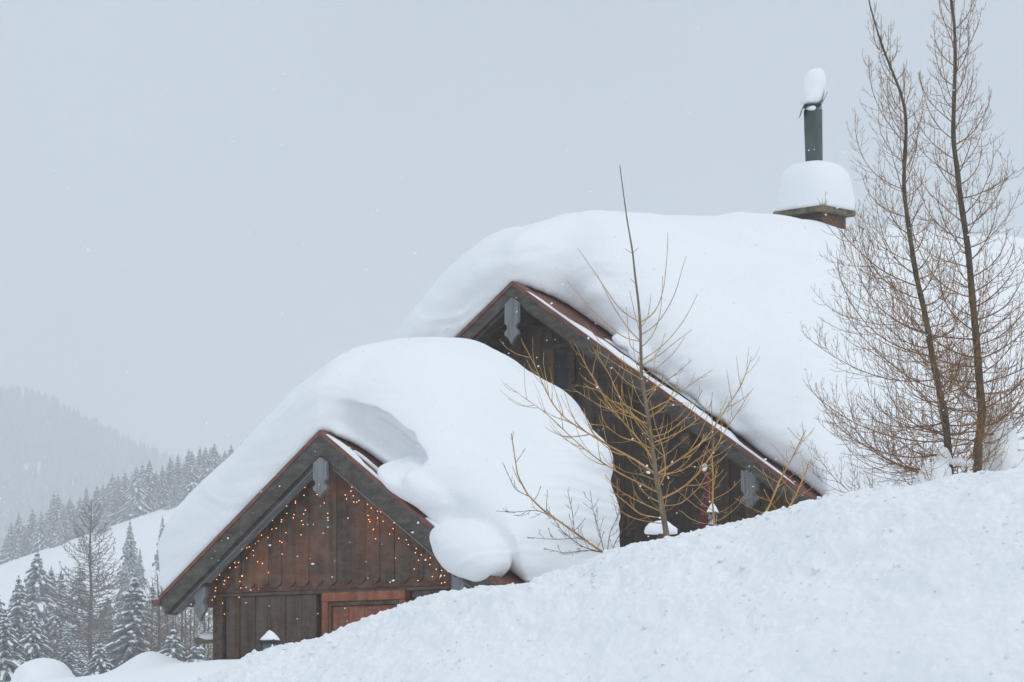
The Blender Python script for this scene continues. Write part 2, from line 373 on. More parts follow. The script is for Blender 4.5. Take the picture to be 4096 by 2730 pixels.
# ------------------------------------------------------------------ huts: frames
ANG = math.radians(43.5); CA, SA = math.cos(ANG), math.sin(ANG)
class Frame:
    def __init__(s, name, apex_px, apex_py, D, tan, zb):
        s.D, s.X0, s.tan, s.zb = D, (apex_px - CX)/F*D, tan, zb
        s.Za = EZ + (HY - apex_py)/F*D - zb
        s.root = empty(name, (s.X0, D, zb), -ANG)
    def uz(s, px, py, v=0.0):
        k = (px - CX)/F
        u = (k*(s.D + CA*v) - s.X0 - SA*v)/(CA + SA*k)
        d = s.D - SA*u + CA*v
        return u, EZ + (HY - py)/F*d - s.zb
    def zr(s, u): return s.Za - s.tan*np.abs(u)
    def world(s, u, v, z):
        return np.array([s.X0 + CA*u + SA*v, s.D - SA*u + CA*v, z + s.zb])
    def local(s, P):
        dx, dy = P[0] - s.X0, P[1] - s.D
        return np.array([CA*dx - SA*dy, SA*dx + CA*dy, P[2] - s.zb])
    def part(s, name, me, mat, parent=None): return link(name, me, mat, parent or s.root)
    def pr(s, name, poly, v0, v1, mat, parent=None): return s.part(name, prism_me(name, poly, v0, v1), mat, parent)
    def bx(s, name, b, mat, bevel=0.006, parent=None): return s.part(name, box_me(name, *b, bevel), mat, parent)

PEND = [(0, 0), (.5, -.13), (.5, -.55), (.43, -.555), (.34, -.59), (.31, -.635), (.34, -.68), (.45, -.71), (.5, -.715), (.5, -.80), (.36, -.825), (.24, -.87), (.12, -.93), (0, -1.0)]
def pendant(fr, uc, ztop, width, h, v0, v1, mat=None, parent=None, flat=False):
    half = [(a*width, b*h) for a, b in PEND]
    if flat: half = [(0, 0), (.5*width, 0)] + half[2:]
    poly = [(uc + a, ztop + b) for a, b in half] + [(uc - a, ztop + b) for a, b in half[-2:0:-1]]
    return fr.pr('pendant_board', poly, v0, v1, mat or WOOD_GREY, parent)

# ---- small hut
A = Frame('timber_hut', 1290, 1725, 40.0, 0.643, 1.5)
tag(A.root, 'small dark timber hut with fairy lights along its gable and red door', 'hut')
w, th = 3.30, math.atan(0.643); cs = math.cos(th)
LV = 3.0                                   # roof length along the ridge
VW = 0.30                                  # wall plane
WU = 2.48
def slope_poly(fr, s, u0, u1, o0, o1):
    """strip along a rake: from |u|=u0 to u1, vertical offsets o0 (top) .. o1 (bottom) below the roof line"""
    return [(s*u0, fr.zr(u0) - o0), (s*u1, fr.zr(u1) - o0), (s*u1, fr.zr(u1) - o1), (s*u0, fr.zr(u0) - o1)]
zr = A.zr
A.pr('wall', [(-WU, -0.9), (WU, -0.9), (WU, zr(WU) - .16), (0, A.Za - .16), (-WU, zr(WU) - .16)], VW + .06, LV - .3, WOOD_DARK)
for s in (-1, 1):
    A.pr('roof_slope', slope_poly(A, s, 0.0, w, 0.02, 0.12), 0.0, LV, METAL_RED)
    A.pr('flashing', slope_poly(A, s, 0.0, w + .02, -0.015, 0.05), -0.055, 0.10, METAL_RED)
    poly = slope_poly(A, s, 0.0, w, 0.055, 0.325)
    poly[2] = (s*(w - .10), zr(w - .10) - .325)
    A.pr('barge_board', poly, -0.045, -0.002, WOOD_BARGE)
    poly = [(s*0.0, A.Za - .28), (s*(w - .10), zr(w - .10) - .28), (s*(w - .12), zr(w - .12) - .345), (s*(w - .22), zr(w - .22) - .375), (s*0.0, A.Za - .375)]
    A.pr('rafter', poly, 0.003, 0.15, WOOD_BARGE)
    A.pr('soffit_board', [(s*0.0, A.Za - .377), (s*(w - .22), zr(w - .22) - .377), (s*(w - .24), zr(w - .24) - .395), (s*0.0, A.Za - .395)], 0.0, 0.14, WOOD_GREY2)
# upper boards with rounded ends over a red band
zfr = A.uz(1500, 2328, VW)[1]
bw = 0.272; nb = int(2*WU/bw); bw = 2*WU/nb
for i in range(nb):
    u0, u1 = -WU + i*bw + .004, -WU + (i + 1)*bw - .004
    top = lambda u: zr(u) - .20
    n = 7; bot = []
    for k in range(n):
        f = k/(n - 1); bot.append((u0 + (u1 - u0)*f, zfr + .045 - .075*math.sin(math.pi*f)**0.7))
    if min(top(u0), top(u1)) < zfr + .1: continue
    poly = bot + [(u1, top(u1))] + ([(0, top(0))] if u0 < 0 < u1 else []) + [(u0, top(u0))]
    A.pr('plank', poly, VW - .035 + random.uniform(-.006, .006), VW + .03, WOOD_UP)
A.bx('frieze_board', (-WU, WU, VW - .012, VW + .055, zfr - .085, zfr + .10), WOOD_FRIEZE)
A.bx('wall_beam', (-WU - .02, WU + .02, VW - .04, VW + .05, zfr - .135, zfr - .088), WOOD_DARK)
du0, dzt = A.uz(1300, 2372, VW); 
lw = 0.31; u = -WU + .20; k = 0
while u < WU - .05:
    u1 = min(u + lw, WU)
    if u1 < du0 + .02 or u > du0 + 1.62:
        A.bx('plank', (u + .004, u1 - .004, VW - .02 + random.uniform(-.006, .006), VW + .05, -0.9, zfr - .14), WOOD_DARK)
    u = u1
A.bx('corner_post', (-WU - .03, -WU + .17, VW - .06, VW + .20, -0.9, zfr - .14), WOOD_POST)
A.bx('corner_post', (WU - .17, WU + .03, VW - .06, VW + .20, -0.9, zfr - .14), WOOD_POST)
uj = A.uz(962, 2500, VW)[0]
A.bx('batten', (uj - .012, uj + .012, VW - .05, VW - .01, -0.9, zfr - .14), WOOD_OCHRE, 0.003)
# red door
door = A.bx('door', (du0 + .17, du0 + 1.43, VW - .02, VW + .05, -0.9, dzt - .19), WOOD_RED)
for k in range(4):
    A.bx('plank', (du0 + .20 + k*.305, du0 + .20 + k*.305 + .297, VW - .032, VW - .021, -0.85, dzt - .21), WOOD_RED, 0.003, parent=door)
for a, b in ((0, .115), (1.485, 1.60)):
    A.bx('door_frame', (du0 + a, du0 + b, VW - .065, VW + .05, -0.9, dzt - .125), WOOD_RED, parent=door)
A.bx('door_frame', (du0, du0 + 1.60, VW - .068, VW + .05, dzt - .123, dzt), WOOD_RED, parent=door)
A.bx('door_frame', (du0 + .118, du0 + .166, VW - .045, VW + .04, -0.9, dzt - .13), WOOD_OCHRE, parent=door)
A.bx('door_frame', (du0 + .118, du0 + 1.48, VW - .046, VW + .04, dzt - .185, dzt - .126), WOOD_POST, parent=door)
# pendants
u_, z_ = A.uz(1299, 1830, -.05); pendant(A, 0.045, z_, .255, A.uz(1299, 1830, -.05)[1] - A.uz(1299, 1992, -.05)[1], -.095, -.048)
u_, z_ = A.uz(806, 2270, .10); pendant(A, u_, z_, .25, z_ - A.uz(806, 2488, .10)[1], 0.06, 0.115, flat=True)
u_, z_ = A.uz(1830, 2268, .05); pendant(A, u_ + .02, z_, .24, .62, 0.04, 0.09, flat=True)
# purlin ends and gutters
for s in (-1, 1):
    A.bx('purlin', (s*(WU + .02) - .07, s*(WU + .02) + .07, 0.02, LV - .2, zr(WU) - .42, zr(WU) - .26), WOOD_POST)
    uc, zc_ = s*(w + .085), zr(w) - .05
    a = np.linspace(0, math.pi, 13); ro, ri = .095, .083
    poly = [(uc + ro*math.cos(t), zc_ - ro*math.sin(t)) for t in a] + [(uc + ri*math.cos(t), zc_ - ri*math.sin(t)) for t in a[::-1]]
    g = A.pr('gutter', poly, -.06, LV, METAL_RED)
    A.pr('gutter_end', [(uc + .082*math.cos(t), zc_ - .082*math.sin(t)) for t in a], -.052, -.04, METAL_RED, g)
# log sticking out past the corner
ul, zl = A.uz(866, 2562, 0.7); ul0 = A.uz(782, 2562, 0.7)[0]
t = Tubes(); t.add([(ul0, .7, zl), (ul0 + .03, .7, zl), (ul + .5, .7, zl + .01)], [.03, .048, .052], 9)
A.part('log_beam', t.mesh('log_beam'), LOG)

# ---- big chalet
B = Frame('timber_chalet', 2057, 1130, 43.5, 0.62, 1.5)
tag(B.root, 'large dark timber chalet with deep eaves and a chimney, behind the small hut', 'chalet')
wb, LB, VB, WB = 5.47, 15.5, 0.85, 4.75
zb = B.zr
B.pr('wall', [(-WB, -0.9), (WB, -0.9), (WB, zb(WB) - .2), (0, B.Za - .2), (-WB, zb(WB) - .2)], VB + .06, LB - .5, WOOD_DARK)
for s in (-1, 1):
    B.pr('roof_slope', slope_poly(B, s, 0.0, wb, 0.02, 0.14), 0.0, LB, METAL_RED)
    B.pr('flashing', slope_poly(B, s, 0.0, wb + .02, -0.015, 0.05), -0.055, 0.12, METAL_RED)
    B.pr('barge_board', slope_poly(B, s, 0.0, wb, 0.055, 0.245), -0.045, -0.002, WOOD_BARGE)
    B.pr('rafter', slope_poly(B, s, 0.0, wb - .15, 0.22, 0.30), 0.012, 0.22, WOOD_DARK)
    B.pr('soffit_board', slope_poly(B, s, 0.1, wb - .05, 0.145, 0.165), 0.25, VB + .1, WOOD_POST)
nbb = 34; bwb = 2*WB/nbb
for i in range(nbb):
    u0, u1 = -WB + i*bwb + .004, -WB + (i + 1)*bwb - .004
    top = lambda u: zb(u) - .22
    poly = [(u0, -0.9), (u1, -0.9), (u1, top(u1))] + ([(0, top(0))] if u0 < 0 < u1 else []) + [(u0, top(u0))]
    B.pr('plank', poly, VB - .03 + random.uniform(-.008, .008), VB + .04, WOOD_DARK)
for uu in (-3.2, 0.0, 3.2, 4.4):
    B.bx('purlin', (uu - .09, uu + .09, 0.03, VB, zb(uu) - .60, zb(uu) - .40), WOOD_POST)
# ochre braces under the left verge and beside the right-hand pendant
def bar(fr, name, p, q, th_, mat, parent=None):
    t = Tubes(); t.add([p, q], th_, 4); return fr.part(name, t.mesh(name), mat, parent)
ua, za = B.uz(2028, 1272, .4); ub, zb_ = B.uz(1945, 1355, .4)
bar(B, 'brace', (ua, .4, za), (ub, .4, zb_), .06, WOOD_OCHRE)
# window with a shutter
u0, z1 = B.uz(2232, 1425, VB); u1, z0 = B.uz(2278, 1552, VB)
win = B.bx('window', (u0 - .02, u1 + .02, VB - .045, VB + .02, z0 - .02, z1 + .02), SHUTTER)
for bb in ((u0 - .14, u0 - .02, z0 - .12, z1 + .1), (u1 + .02, u1 + .16, z0 - .12, z1 + .1)):
    B.bx('frame', (bb[0], bb[1], VB - .07, VB + .02, bb[2], bb[3]), WOOD_OCHRE if bb[0] < u0 else WOOD_POST, parent=win)
B.bx('sill', (u0 - .14, u1 + .16, VB - .10, VB + .02, z0 - .19, z0 - .122), WOOD_OCHRE, parent=win)
B.bx('lintel', (u0 - .14, u1 + .16, VB - .075, VB + .02, z1 + .102, z1 + .17), WOOD_POST, parent=win)
B.bx('shutter_rail', (u0 + .0, u1 - .0, VB - .056, VB - .046, (z0 + z1)/2 - .03, (z0 + z1)/2 + .03), SHUTTER, 0.002, parent=win)
u_, z_ = B.uz(2062, 1178, -.05); pendant(B, .03, B.uz(2062, 1192, -.05)[1], .27, B.uz(2062, 1192, -.05)[1] - B.uz(2062, 1378, -.05)[1], -.095, -.048)
u_, z_ = B.uz(2994, 1880, -.02); pendant(B, u_, z_, .26, z_ - B.uz(2998, 2032, -.02)[1], -.02, .05, flat=True)
u0, z1 = B.uz(3062, 1965, .5); u1, z0 = B.uz(3165, 2110, .5)
B.bx('eave_panel', (u0, u1, .48, .54, z0, z1), WOOD_OCHRE)
bar(B, 'brace', (u0 - .3, .35, z1 + .12), (u0 + .35, .35, z1 - .08), .05, WOOD_OCHRE)
# gutter at the right eave
t = np.linspace(0, math.pi, 13); uc, zc_ = wb + .09, zb(wb) - .10
g = B.pr('gutter', [(uc + .1*math.cos(q), zc_ - .1*math.sin(q)) for q in t] + [(uc + .088*math.cos(q), zc_ - .088*math.sin(q)) for q in t[::-1]], -.06, LB, METAL_RED)
# chimney
CV_ = 7.07; zs = EZ + (HY - 868)/F*48.6 - B.zb
def cbox(hu, hv, z0, z1, cu=0.0, cv=CV_): return (cu - hu, cu + hu, cv - hv, cv + hv, z0, z1)
cu, cvv = -0.0, CV_
chim = B.bx('chimney', cbox(.40, .32, B.Za - .6, zs), BRICK)
sl = B.bx('chimney_slab', cbox(.52, .44, zs, zs + .095), STONE, 0.02, parent=chim)
zp0, zp1 = zs + .3, EZ + (HY - 440)/F*48.6 - B.zb
n = 24; t = Tubes(); t.add([(cu, cvv, zp0), (cu, cvv, zp0 + .5), (cu - .02, cvv, zp1 - .3), (cu - .025, cvv, zp1)], [.137, .139, .148, .151], 28)
B.part('flue_pipe', t.mesh('flue_pipe'), METAL_PIPE, chim)
# cowl: a saddle of bent sheet iron on the pipe mouth
a = np.linspace(-1, 1, 15)
def cowl_pt(f):     # in image-right direction r (u,v mixed) and z
    return f*.215, zp1 + .055 + (.20*max(0, f - .55)/.45 if f > .55 else 0) - (.16*max(0, -f - .8)/.2 if f < -.8 else 0)
ru, rv = CA, SA      # camera-right in the local frame
Vc, Fc_ = [], []
for i, f in enumerate(a):
    r, z = cowl_pt(f)
    for q in (-1, 1):
        for dz in (0, .018):
            Vc.append((cu - .02 + ru*r - q*rv*.17*-1, cvv + rv*r - q*ru*.17, z + dz))
nA = len(a)
for i in range(nA - 1):
    b0, b1 = i*4, i*4 + 4
    Fc_ += [(b0, b0+2, b1+2, b1), (b0+1, b1+1, b1+3, b0+3), (b0, b1, b1+1, b0+1), (b0+2, b0+3, b1+3, b1+2)]
Fc_ += [(0, 1, 3, 2), ((nA-1)*4, (nA-1)*4+2, (nA-1)*4+3, (nA-1)*4+1)]
B.part('cowl', mesh_np('cowl', np.array(Vc), [np.array(Fc_)], False), METAL_BLACK, chim)
for q in (-1, 1):
    bar(B, 'cowl_bracket', (cu - .02 + q*.11*ru, cvv + q*.11*rv, zp1 - .12), (cu - .02 + q*.13*ru, cvv + q*.13*rv, zp1 + .06), .012, METAL_BLACK, chim)

# ------------------------------------------------------------------ roof snow
def slab(fr, umin, umax, vf, vb, top, hb, R, under, nu=110, nv=90, seed=0, amp=0.03, skirt=0.01):
    s = 0.5 - 0.5*np.cos(np.pi*np.linspace(0, 1, nu)); t = 0.5 - 0.5*np.cos(np.pi*np.linspace(0, 1, nv))
    U = umin + (umax - umin)*s[None, :].repeat(nv, 0)
    f, b = vf(U), vb(U); Vv = f + (b - f)*t[:, None]
    fe = lambda d, r: np.sqrt(np.clip(1 - (1 - np.clip(d/r, 0, 1))**2, 0, 1))
    e = fe(U - umin, R[0])*fe(umax - U, R[1])*fe(Vv - f, R[2])*fe(b - Vv, R[3])
    zroof = fr.zr(U); T = top(U, Vv)
    Z = zroof + T*(hb + (1 - hb)*e) + amp*fbm(U*0.9 + seed, Vv*0.9, 0, 3, seed)*e
    un = under(U)
    U2 = np.clip(U, umin + .05, umax - .05); V2 = np.clip(Vv, f + un, b - .05); Z2 = fr.zr(U2) + skirt
    N = nu*nv
    V = np.concatenate([np.stack([U, Vv, Z], -1).reshape(-1, 3), np.stack([U2, V2, Z2], -1).reshape(-1, 3)])
    g = grid_faces(nv, nu); Fs = [g, g[:, ::-1] + N]
    def side(idx):
        i, j = idx[:-1], idx[1:]; return np.stack([i, j, j + N, i + N], 1)
    I = np.arange(N).reshape(nv, nu)
    Fs += [side(I[0]), side(I[-1][::-1]), side(I[:, 0][::-1]), side(I[:, -1])]
    return V, np.concatenate(Fs)

def ridge_round(fr, U, r): return -fr.tan*(np.sqrt(U**2 + r*r) - np.abs(U))

def ell_px(fr, px, py, v, ru_, rv_, rz_, seed=0, amp=.06, roty=0.0):
    u, z = fr.uz(px, py, v)
    c, s = math.cos(roty), math.sin(roty)
    return ellipsoid((u, v, z), (ru_, rv_, rz_), seed, amp, rot=[[c, 0, s], [0, 1, 0], [-s, 0, c]])

# small hut
def vfA(U):
    base = np.where(U < 0, -.07, 0)
    return base + 0.17*sstep(0.05, 0.35, U) - 0.24*np.exp(-((U - 1.95)/.42)**2)
def vbA(U): return LV + .25 - 1.05*sstep(1.7, 3.35, U)
def topA(U, V):
    T = 1.30 + 0.66*(1 - np.exp(-np.maximum(V, 0)/1.0))*sstep(3.2, .6, U)*sstep(-2.6, -.4, U) + 0.50*sstep(1.2, 2.8, U)*sstep(.3, 2.0, V) - 0.12*sstep(.2, 2.2, U)*sstep(1.4, .3, V) + .20*sstep(.6, 2.2, U)*sstep(.8, 2.2, V)
    T = T + 0.08*sstep(-.4, -1.2, U) + 0.08*sstep(-2.0, -2.9, U)
    return T + ridge_round(A, U, 0.65)
def unA(U): return 0.05 + 0.14*sstep(.15, .6, U)*sstep(1.75, 1.3, U) + .2*sstep(2.1, 2.4, U)
shells = [slab(A, -w - .10, w + .10, vfA, vbA, topA, 0.54, (.45, .6, .95, .9), unA, seed=3)]
shells.append(ell_px(A, 1668, 1932, .08, .70, .42, .27, 4, .10, roty=.52))
shells.append(ell_px(A, 1850, 1900, .60, .70, .55, .42, 24, .08, roty=.55))       # tongue over the verge
shells.append(ell_px(A, 1620, 1800, .62, .75, .30, .10, 14, .12, roty=.45))      # ledges inside the wind scoop
shells.append(ell_px(A, 1560, 1735, .66, .70, .34, .09, 15, .12, roty=.38))
shells.append(ell_px(A, 2262, 1850, 1.9, .66, .62, .55, 31, .05, roty=.35))
shells.append(ell_px(A, 1880, 2205, .05, .62, .42, .36, 6, .06, roty=.42))       # cushion at the right eave
def scoop(me):
    # wind-carved hollow above the right-hand verge: a sharp curled lip on top, fading out below
    n = len(me.vertices); V = np.empty(n*3, np.float32); me.vertices.foreach_get('co', V); V = V.reshape(-1, 3).astype(float)
    u0, z0 = A.uz(1560, 1770, .25); a_ = .50; c_, s_ = math.cos(a_), math.sin(a_)
    a = (V[:, 0] - u0)*c_ - (V[:, 2] - z0)*s_; b = (V[:, 0] - u0)*s_ + (V[:, 2] - z0)*c_
    lip = .30*np.sqrt(np.clip(1 - ((a - .1)/1.25)**2, 0, 1)) + .02*vnoise(a*5, 1, 0, 4)
    m_ = sstep(1.2, .8, np.abs(a - .1))*sstep(lip + .03, lip - .04, b)*sstep(-.28, -.08, b)*sstep(1.25, .8, V[:, 1])
    m2 = sstep(1.0, .6, np.abs(a - .25))*sstep(lip*.45 + .03, lip*.45 - .03, b)*sstep(-.28, -.06, b)*sstep(1.25, .8, V[:, 1])
    off = sstep(.02, .26, V[:, 2] - A.zr(V[:, 0]))*sstep(1.05, .70, a)
    V[:, 1] += (.24*m_ + .09*m2)*off
    me.vertices.foreach_set('co', V.astype(np.float32).ravel()); me.update(); return me
me = scoop(crust(remeshed('roof_snow', shells, 0.035, 24), 5, .035, .016))
o = link('roof_snow', me, SNOW, None); o.location = A.root.location; o.rotation_euler = A.root.rotation_euler
tag(o, 'deep rounded snow load on the small hut roof with hanging cushions', 'roof snow')
# thin strip of snow left on the verge
def verge_strip(fr, s0, s1, v0, v1, name, parent, hh=.05):
    n = 60; uu = np.linspace(s0, s1, n); V, Fs = [], []
    for i, u in enumerate(uu):
        wv = (v1 - v0)*(0.62 + 0.75*float(fbm(u*2.3, 2.0, 0, 3, 9))); end = math.sin(math.pi*i/(n - 1))**0.4
        z = fr.zr(u) + .012
        for f, h in ((0, 0), (.12, .7), (.5, 1), (.88, .7), (1, 0)):
            V.append((u, v0 + f*max(wv, .02)*end, z + h*hh*end))
    g = grid_faces(n, 5)
    return link(name, mesh_np(name, np.array(V), [g]), SNOW, parent)
verge_strip(A, .10, 1.35, -.04, .10, 'snow_strip', o); verge_strip(A, 1.95, 2.6, -.02, .08, 'snow_strip', o)
verge_strip(A, .45, 1.5, .13, .22, 'snow_strip', o)
snowA = o
# big chalet
def vfB(U): return np.where(U < 0, -.06, 0) + .40*sstep(.0, .5, U) - .24*sstep(1.9, 2.7, U) - .13*sstep(3.7, 4.5, U) + 0.04*vnoise(U*1.7, 0, 0, 3)
def topB(U, V):
    T = 1.36 + 0.42*(1 - np.exp(-np.maximum(V, 0)/1.1)) + 0.060*V + ridge_round(B, U, 0.9)
    T = T + 0.22*sstep(-.2, -1.2, U) - 0.30*sstep(-1.6, -3.2, U)
    T = T - 0.30*sstep(.5, 3.0, U)*sstep(3.0, .3, V) + 0.22*np.exp(-((U - 4.9)/.75)**2 - ((V - .75)/.55)**2)
    return T - .25*sstep(3.0, 5.2, U)*sstep(1.2, 2.4, V)
shells = [slab(B, -wb - .1, wb + .15, vfB, lambda U: LB + .3 + 0*U, topB, 0.40, (.6, .6, .9, 1.2), lambda U: .06 + .10*sstep(.3, 1, U), 150, 150, seed=8, amp=.09)]
shells.append(ell_px(B, 3120, 1790, .75, .75, .38, .42, 9, .08, roty=.55))
for k in range(26):       # broken ledges along the verge of the right slope
    uu = 1.7 + 2.6*RNG.uniform(); vv = .30 + .30*RNG.uniform(); r_ = RNG.uniform(.10, .26)
    shells.append(ellipsoid((uu, vv, B.zr(uu) + .06 + r_*.4), (r_*1.5, r_*.8, r_*.55), k, .25, 18, 12, rot=[[.85, 0, .53], [0, 1, 0], [-.53, 0, .85]]))
shells.append(ell_px(B, 3040, 1660, 1.05, .70, .40, .30, 19, .1, roty=.3))
shells.append(ell_px(B, 3190, 1900, .80, .50, .42, .55, 29, .1, roty=.5))
me = crust(remeshed('roof_snow', shells, 0.06, 7), 8, .035, .022)
o = link('roof_snow', me, SNOW); o.location = B.root.location; o.rotation_euler = B.root.rotation_euler
tag(o, 'huge smooth snow load on the big chalet roof below the chimney', 'roof snow')
verge_strip(B, .25, 5.2, -.03, .11, 'snow_strip', o); verge_strip(B, 1.5, 3.4, .27, .38, 'snow_strip', o)
# chimney caps
def place(name, me, fr, label, cat, mat=SNOW):
    o = link(name, me, mat); o.location = fr.root.location; o.rotation_euler = fr.root.rotation_euler
    return tag(o, label, cat)
zt = zs + .09
sh = []
n, m = 30, 40
th_ = np.linspace(0, math.pi/2, n); ph = np.linspace(0, 2*math.pi, m, endpoint=False)
def superdome(cu, cv, z0, hu, hv, h, p=3.2, q=2.6, wob=.04, seed=0):
    V, Fs = [], []
    for i in range(n):
        f = i/(n - 1); k = (1 - f**q)**(1/q) if i < n - 1 else 0.0
        if i == 0: k = .97
        for j in range(m):
            c, s = math.cos(ph[j]), math.sin(ph[j])
            r = (abs(c)**p + abs(s)**p)**(-1/p)
            wv = 1 + wob*float(vnoise(c*1.5 + seed, s*1.5, f*2, seed))
            V.append((cu + hu*k*r*c*wv, cv + hv*k*r*s*wv, z0 + h*f))
    V.append((cu, cv, z0)); N = len(V) - 1
    F4 = [(i*m + j, i*m + (j+1) % m, (i+1)*m + (j+1) % m, (i+1)*m + j) for i in range(n-1) for j in range(m)]
    F3 = [(N, (j+1) % m, j) for j in range(m)]
    return mesh_np('snow_pile', np.array(V), [np.array(F4), np.array(F3)])
place('snow_pile', superdome(cu, cvv, zt, .60, .54, .80, 3.0, 3.1), B, 'tall block of snow on the chimney slab around the flue pipe', 'snow cap')
V, Fc = ellipsoid((0, 0, 0), (.205, .19, .37), 5, .10, 30, 24)
V[:, 0] += 0.055*(V[:, 2]/.345)*CA; V[:, 1] += 0.055*(V[:, 2]/.345)*SA
V[:, 2] = np.where(V[:, 2] < -.2, -.2 + (V[:, 2] + .2)*.5, V[:, 2])
V = V + np.array((cu - .02, cvv, zp1 + .33))
place('snow_pile', mesh_np('snow_pile', V, [Fc]), B, 'slender leaning snow cap on the flue pipe cowl', 'snow cap')
V, Fc = ellipsoid((cu - .02 - .05*CA + .11*SA, cvv - .05*SA - .11*CA, zp1 + .01), (.10, .05, .045), 3, .1, 20, 12)
place('snow_clump', mesh_np('snow_clump', V, [Fc]), B, 'small snow clump stuck under the iron chimney cowl', 'snow cap')
# snow on the log
V, Fc = ellipsoid((ul - .10, .7, zl + .055), (.26, .07, .065), 2, .12, 20, 12)
place('snow_pile', mesh_np('snow_pile', V, [Fc]), A, 'snow resting on the log beam beside the hut corner post', 'snow cap')

# ------------------------------------------------------------------ fairy lights (traced bulb spots, on the gable wall)
DOTS = [(1100,435),(1090,477),(1095,541),(1026,499),(1021,545),(972,579),(972,589),(922,606),(1029,630),(1019,652),(1007,690),(964,655),(960,674),(923,648),(893,684),(891,696),(841,688),(1015,712),(838,738),(862,733),(918,758),(1004,770),(778,772),(815,787),(760,806),(883,806),(895,813),(709,839),(695,845),(731,859),(733,888),(896,880),(694,903),(756,924),(784,933),(648,929),(625,930),(630,955),(598,958),(553,970),(818,986),(668,1003),(667,1007),(540,1000),(590,1013),(523,1025),(568,1032),(655,1036),(564,1052),(521,1057),(518,1072),(515,1090),(660,1073),(511,1123),(497,1142),(650,1126),(556,1160),(567,1222),
 (1136,589),(1156,648),(1231,414),(1217,420),(1271,460),(1288,472),(1314,483),(1294,498),(1329,513),(1288,522),(1256,543),(1355,540),(1302,548),(1263,566),(1305,583),(1335,574),(1414,565),(1383,596),(1404,618),(1449,621),(1458,639),(1500,641),(1440,635),(1271,675),(1386,660),(1390,683),(1396,695),(1440,674),(1472,693),(1523,687),(1538,702),(1416,741),(1529,735),(1509,765),(1620,744),(1644,759),(1428,793),(1561,790),(1604,798),(1616,826),(1670,801),(1694,804),(1661,848),(1656,873),(1689,884),(1543,903),(1674,915),(1741,902),(1788,909),(1738,939),(1649,965),(1775,966),(1806,973),(1843,980),(1869,986),(1753,1008),(1798,1009),(1822,1003),(1670,1031),(1824,1041),(1805,1046),(1873,1024)]
L = empty('string_lights', A.root.location, -ANG); tag(L, 'string of small warm fairy lights hung in drops under the hut gable', 'fairy lights')
bm = bmesh.new(); bmesh.ops.create_icosphere(bm, subdivisions=1, radius=.0058); bulb_me = bpy.data.meshes.new('bulb'); bm.to_mesh(bulb_me); bm.free(); bulb_me.materials.append(BULB)
vl = VW - .055; pts = []
for (a_, b_) in DOTS:
    u_, z_ = A.uz(500 + a_*.7014, 1600 + b_*.7014, vl)
    pts.append((u_, z_)); bb = link('bulb', bulb_me, None, L, (u_, vl, z_))
cable = Tubes()
for s in (-1, 1):
    U_ = np.linspace(0.1, WU, 40)*s; cable.add(np.stack([U_, 0*U_ + vl, zr(U_) - .42 - .015*np.sin(U_*9)], 1), .004, 4)
cols = {}
for (u_, z_) in pts: cols.setdefault(round(u_/.16), []).append((u_, z_))
for c_ in cols.values():
    c_.sort(key=lambda q: -q[1]); top = (c_[0][0] + .01, min(zr(c_[0][0]) - .42, c_[0][1] + .12))
    P_ = [(top[0], vl, top[1])] + [(q[0] - .012, vl + .012, q[1]) for q in c_]
    cable.add(P_, .0015, 3)
link('cable', cable.mesh('cable'), CABLE, L)

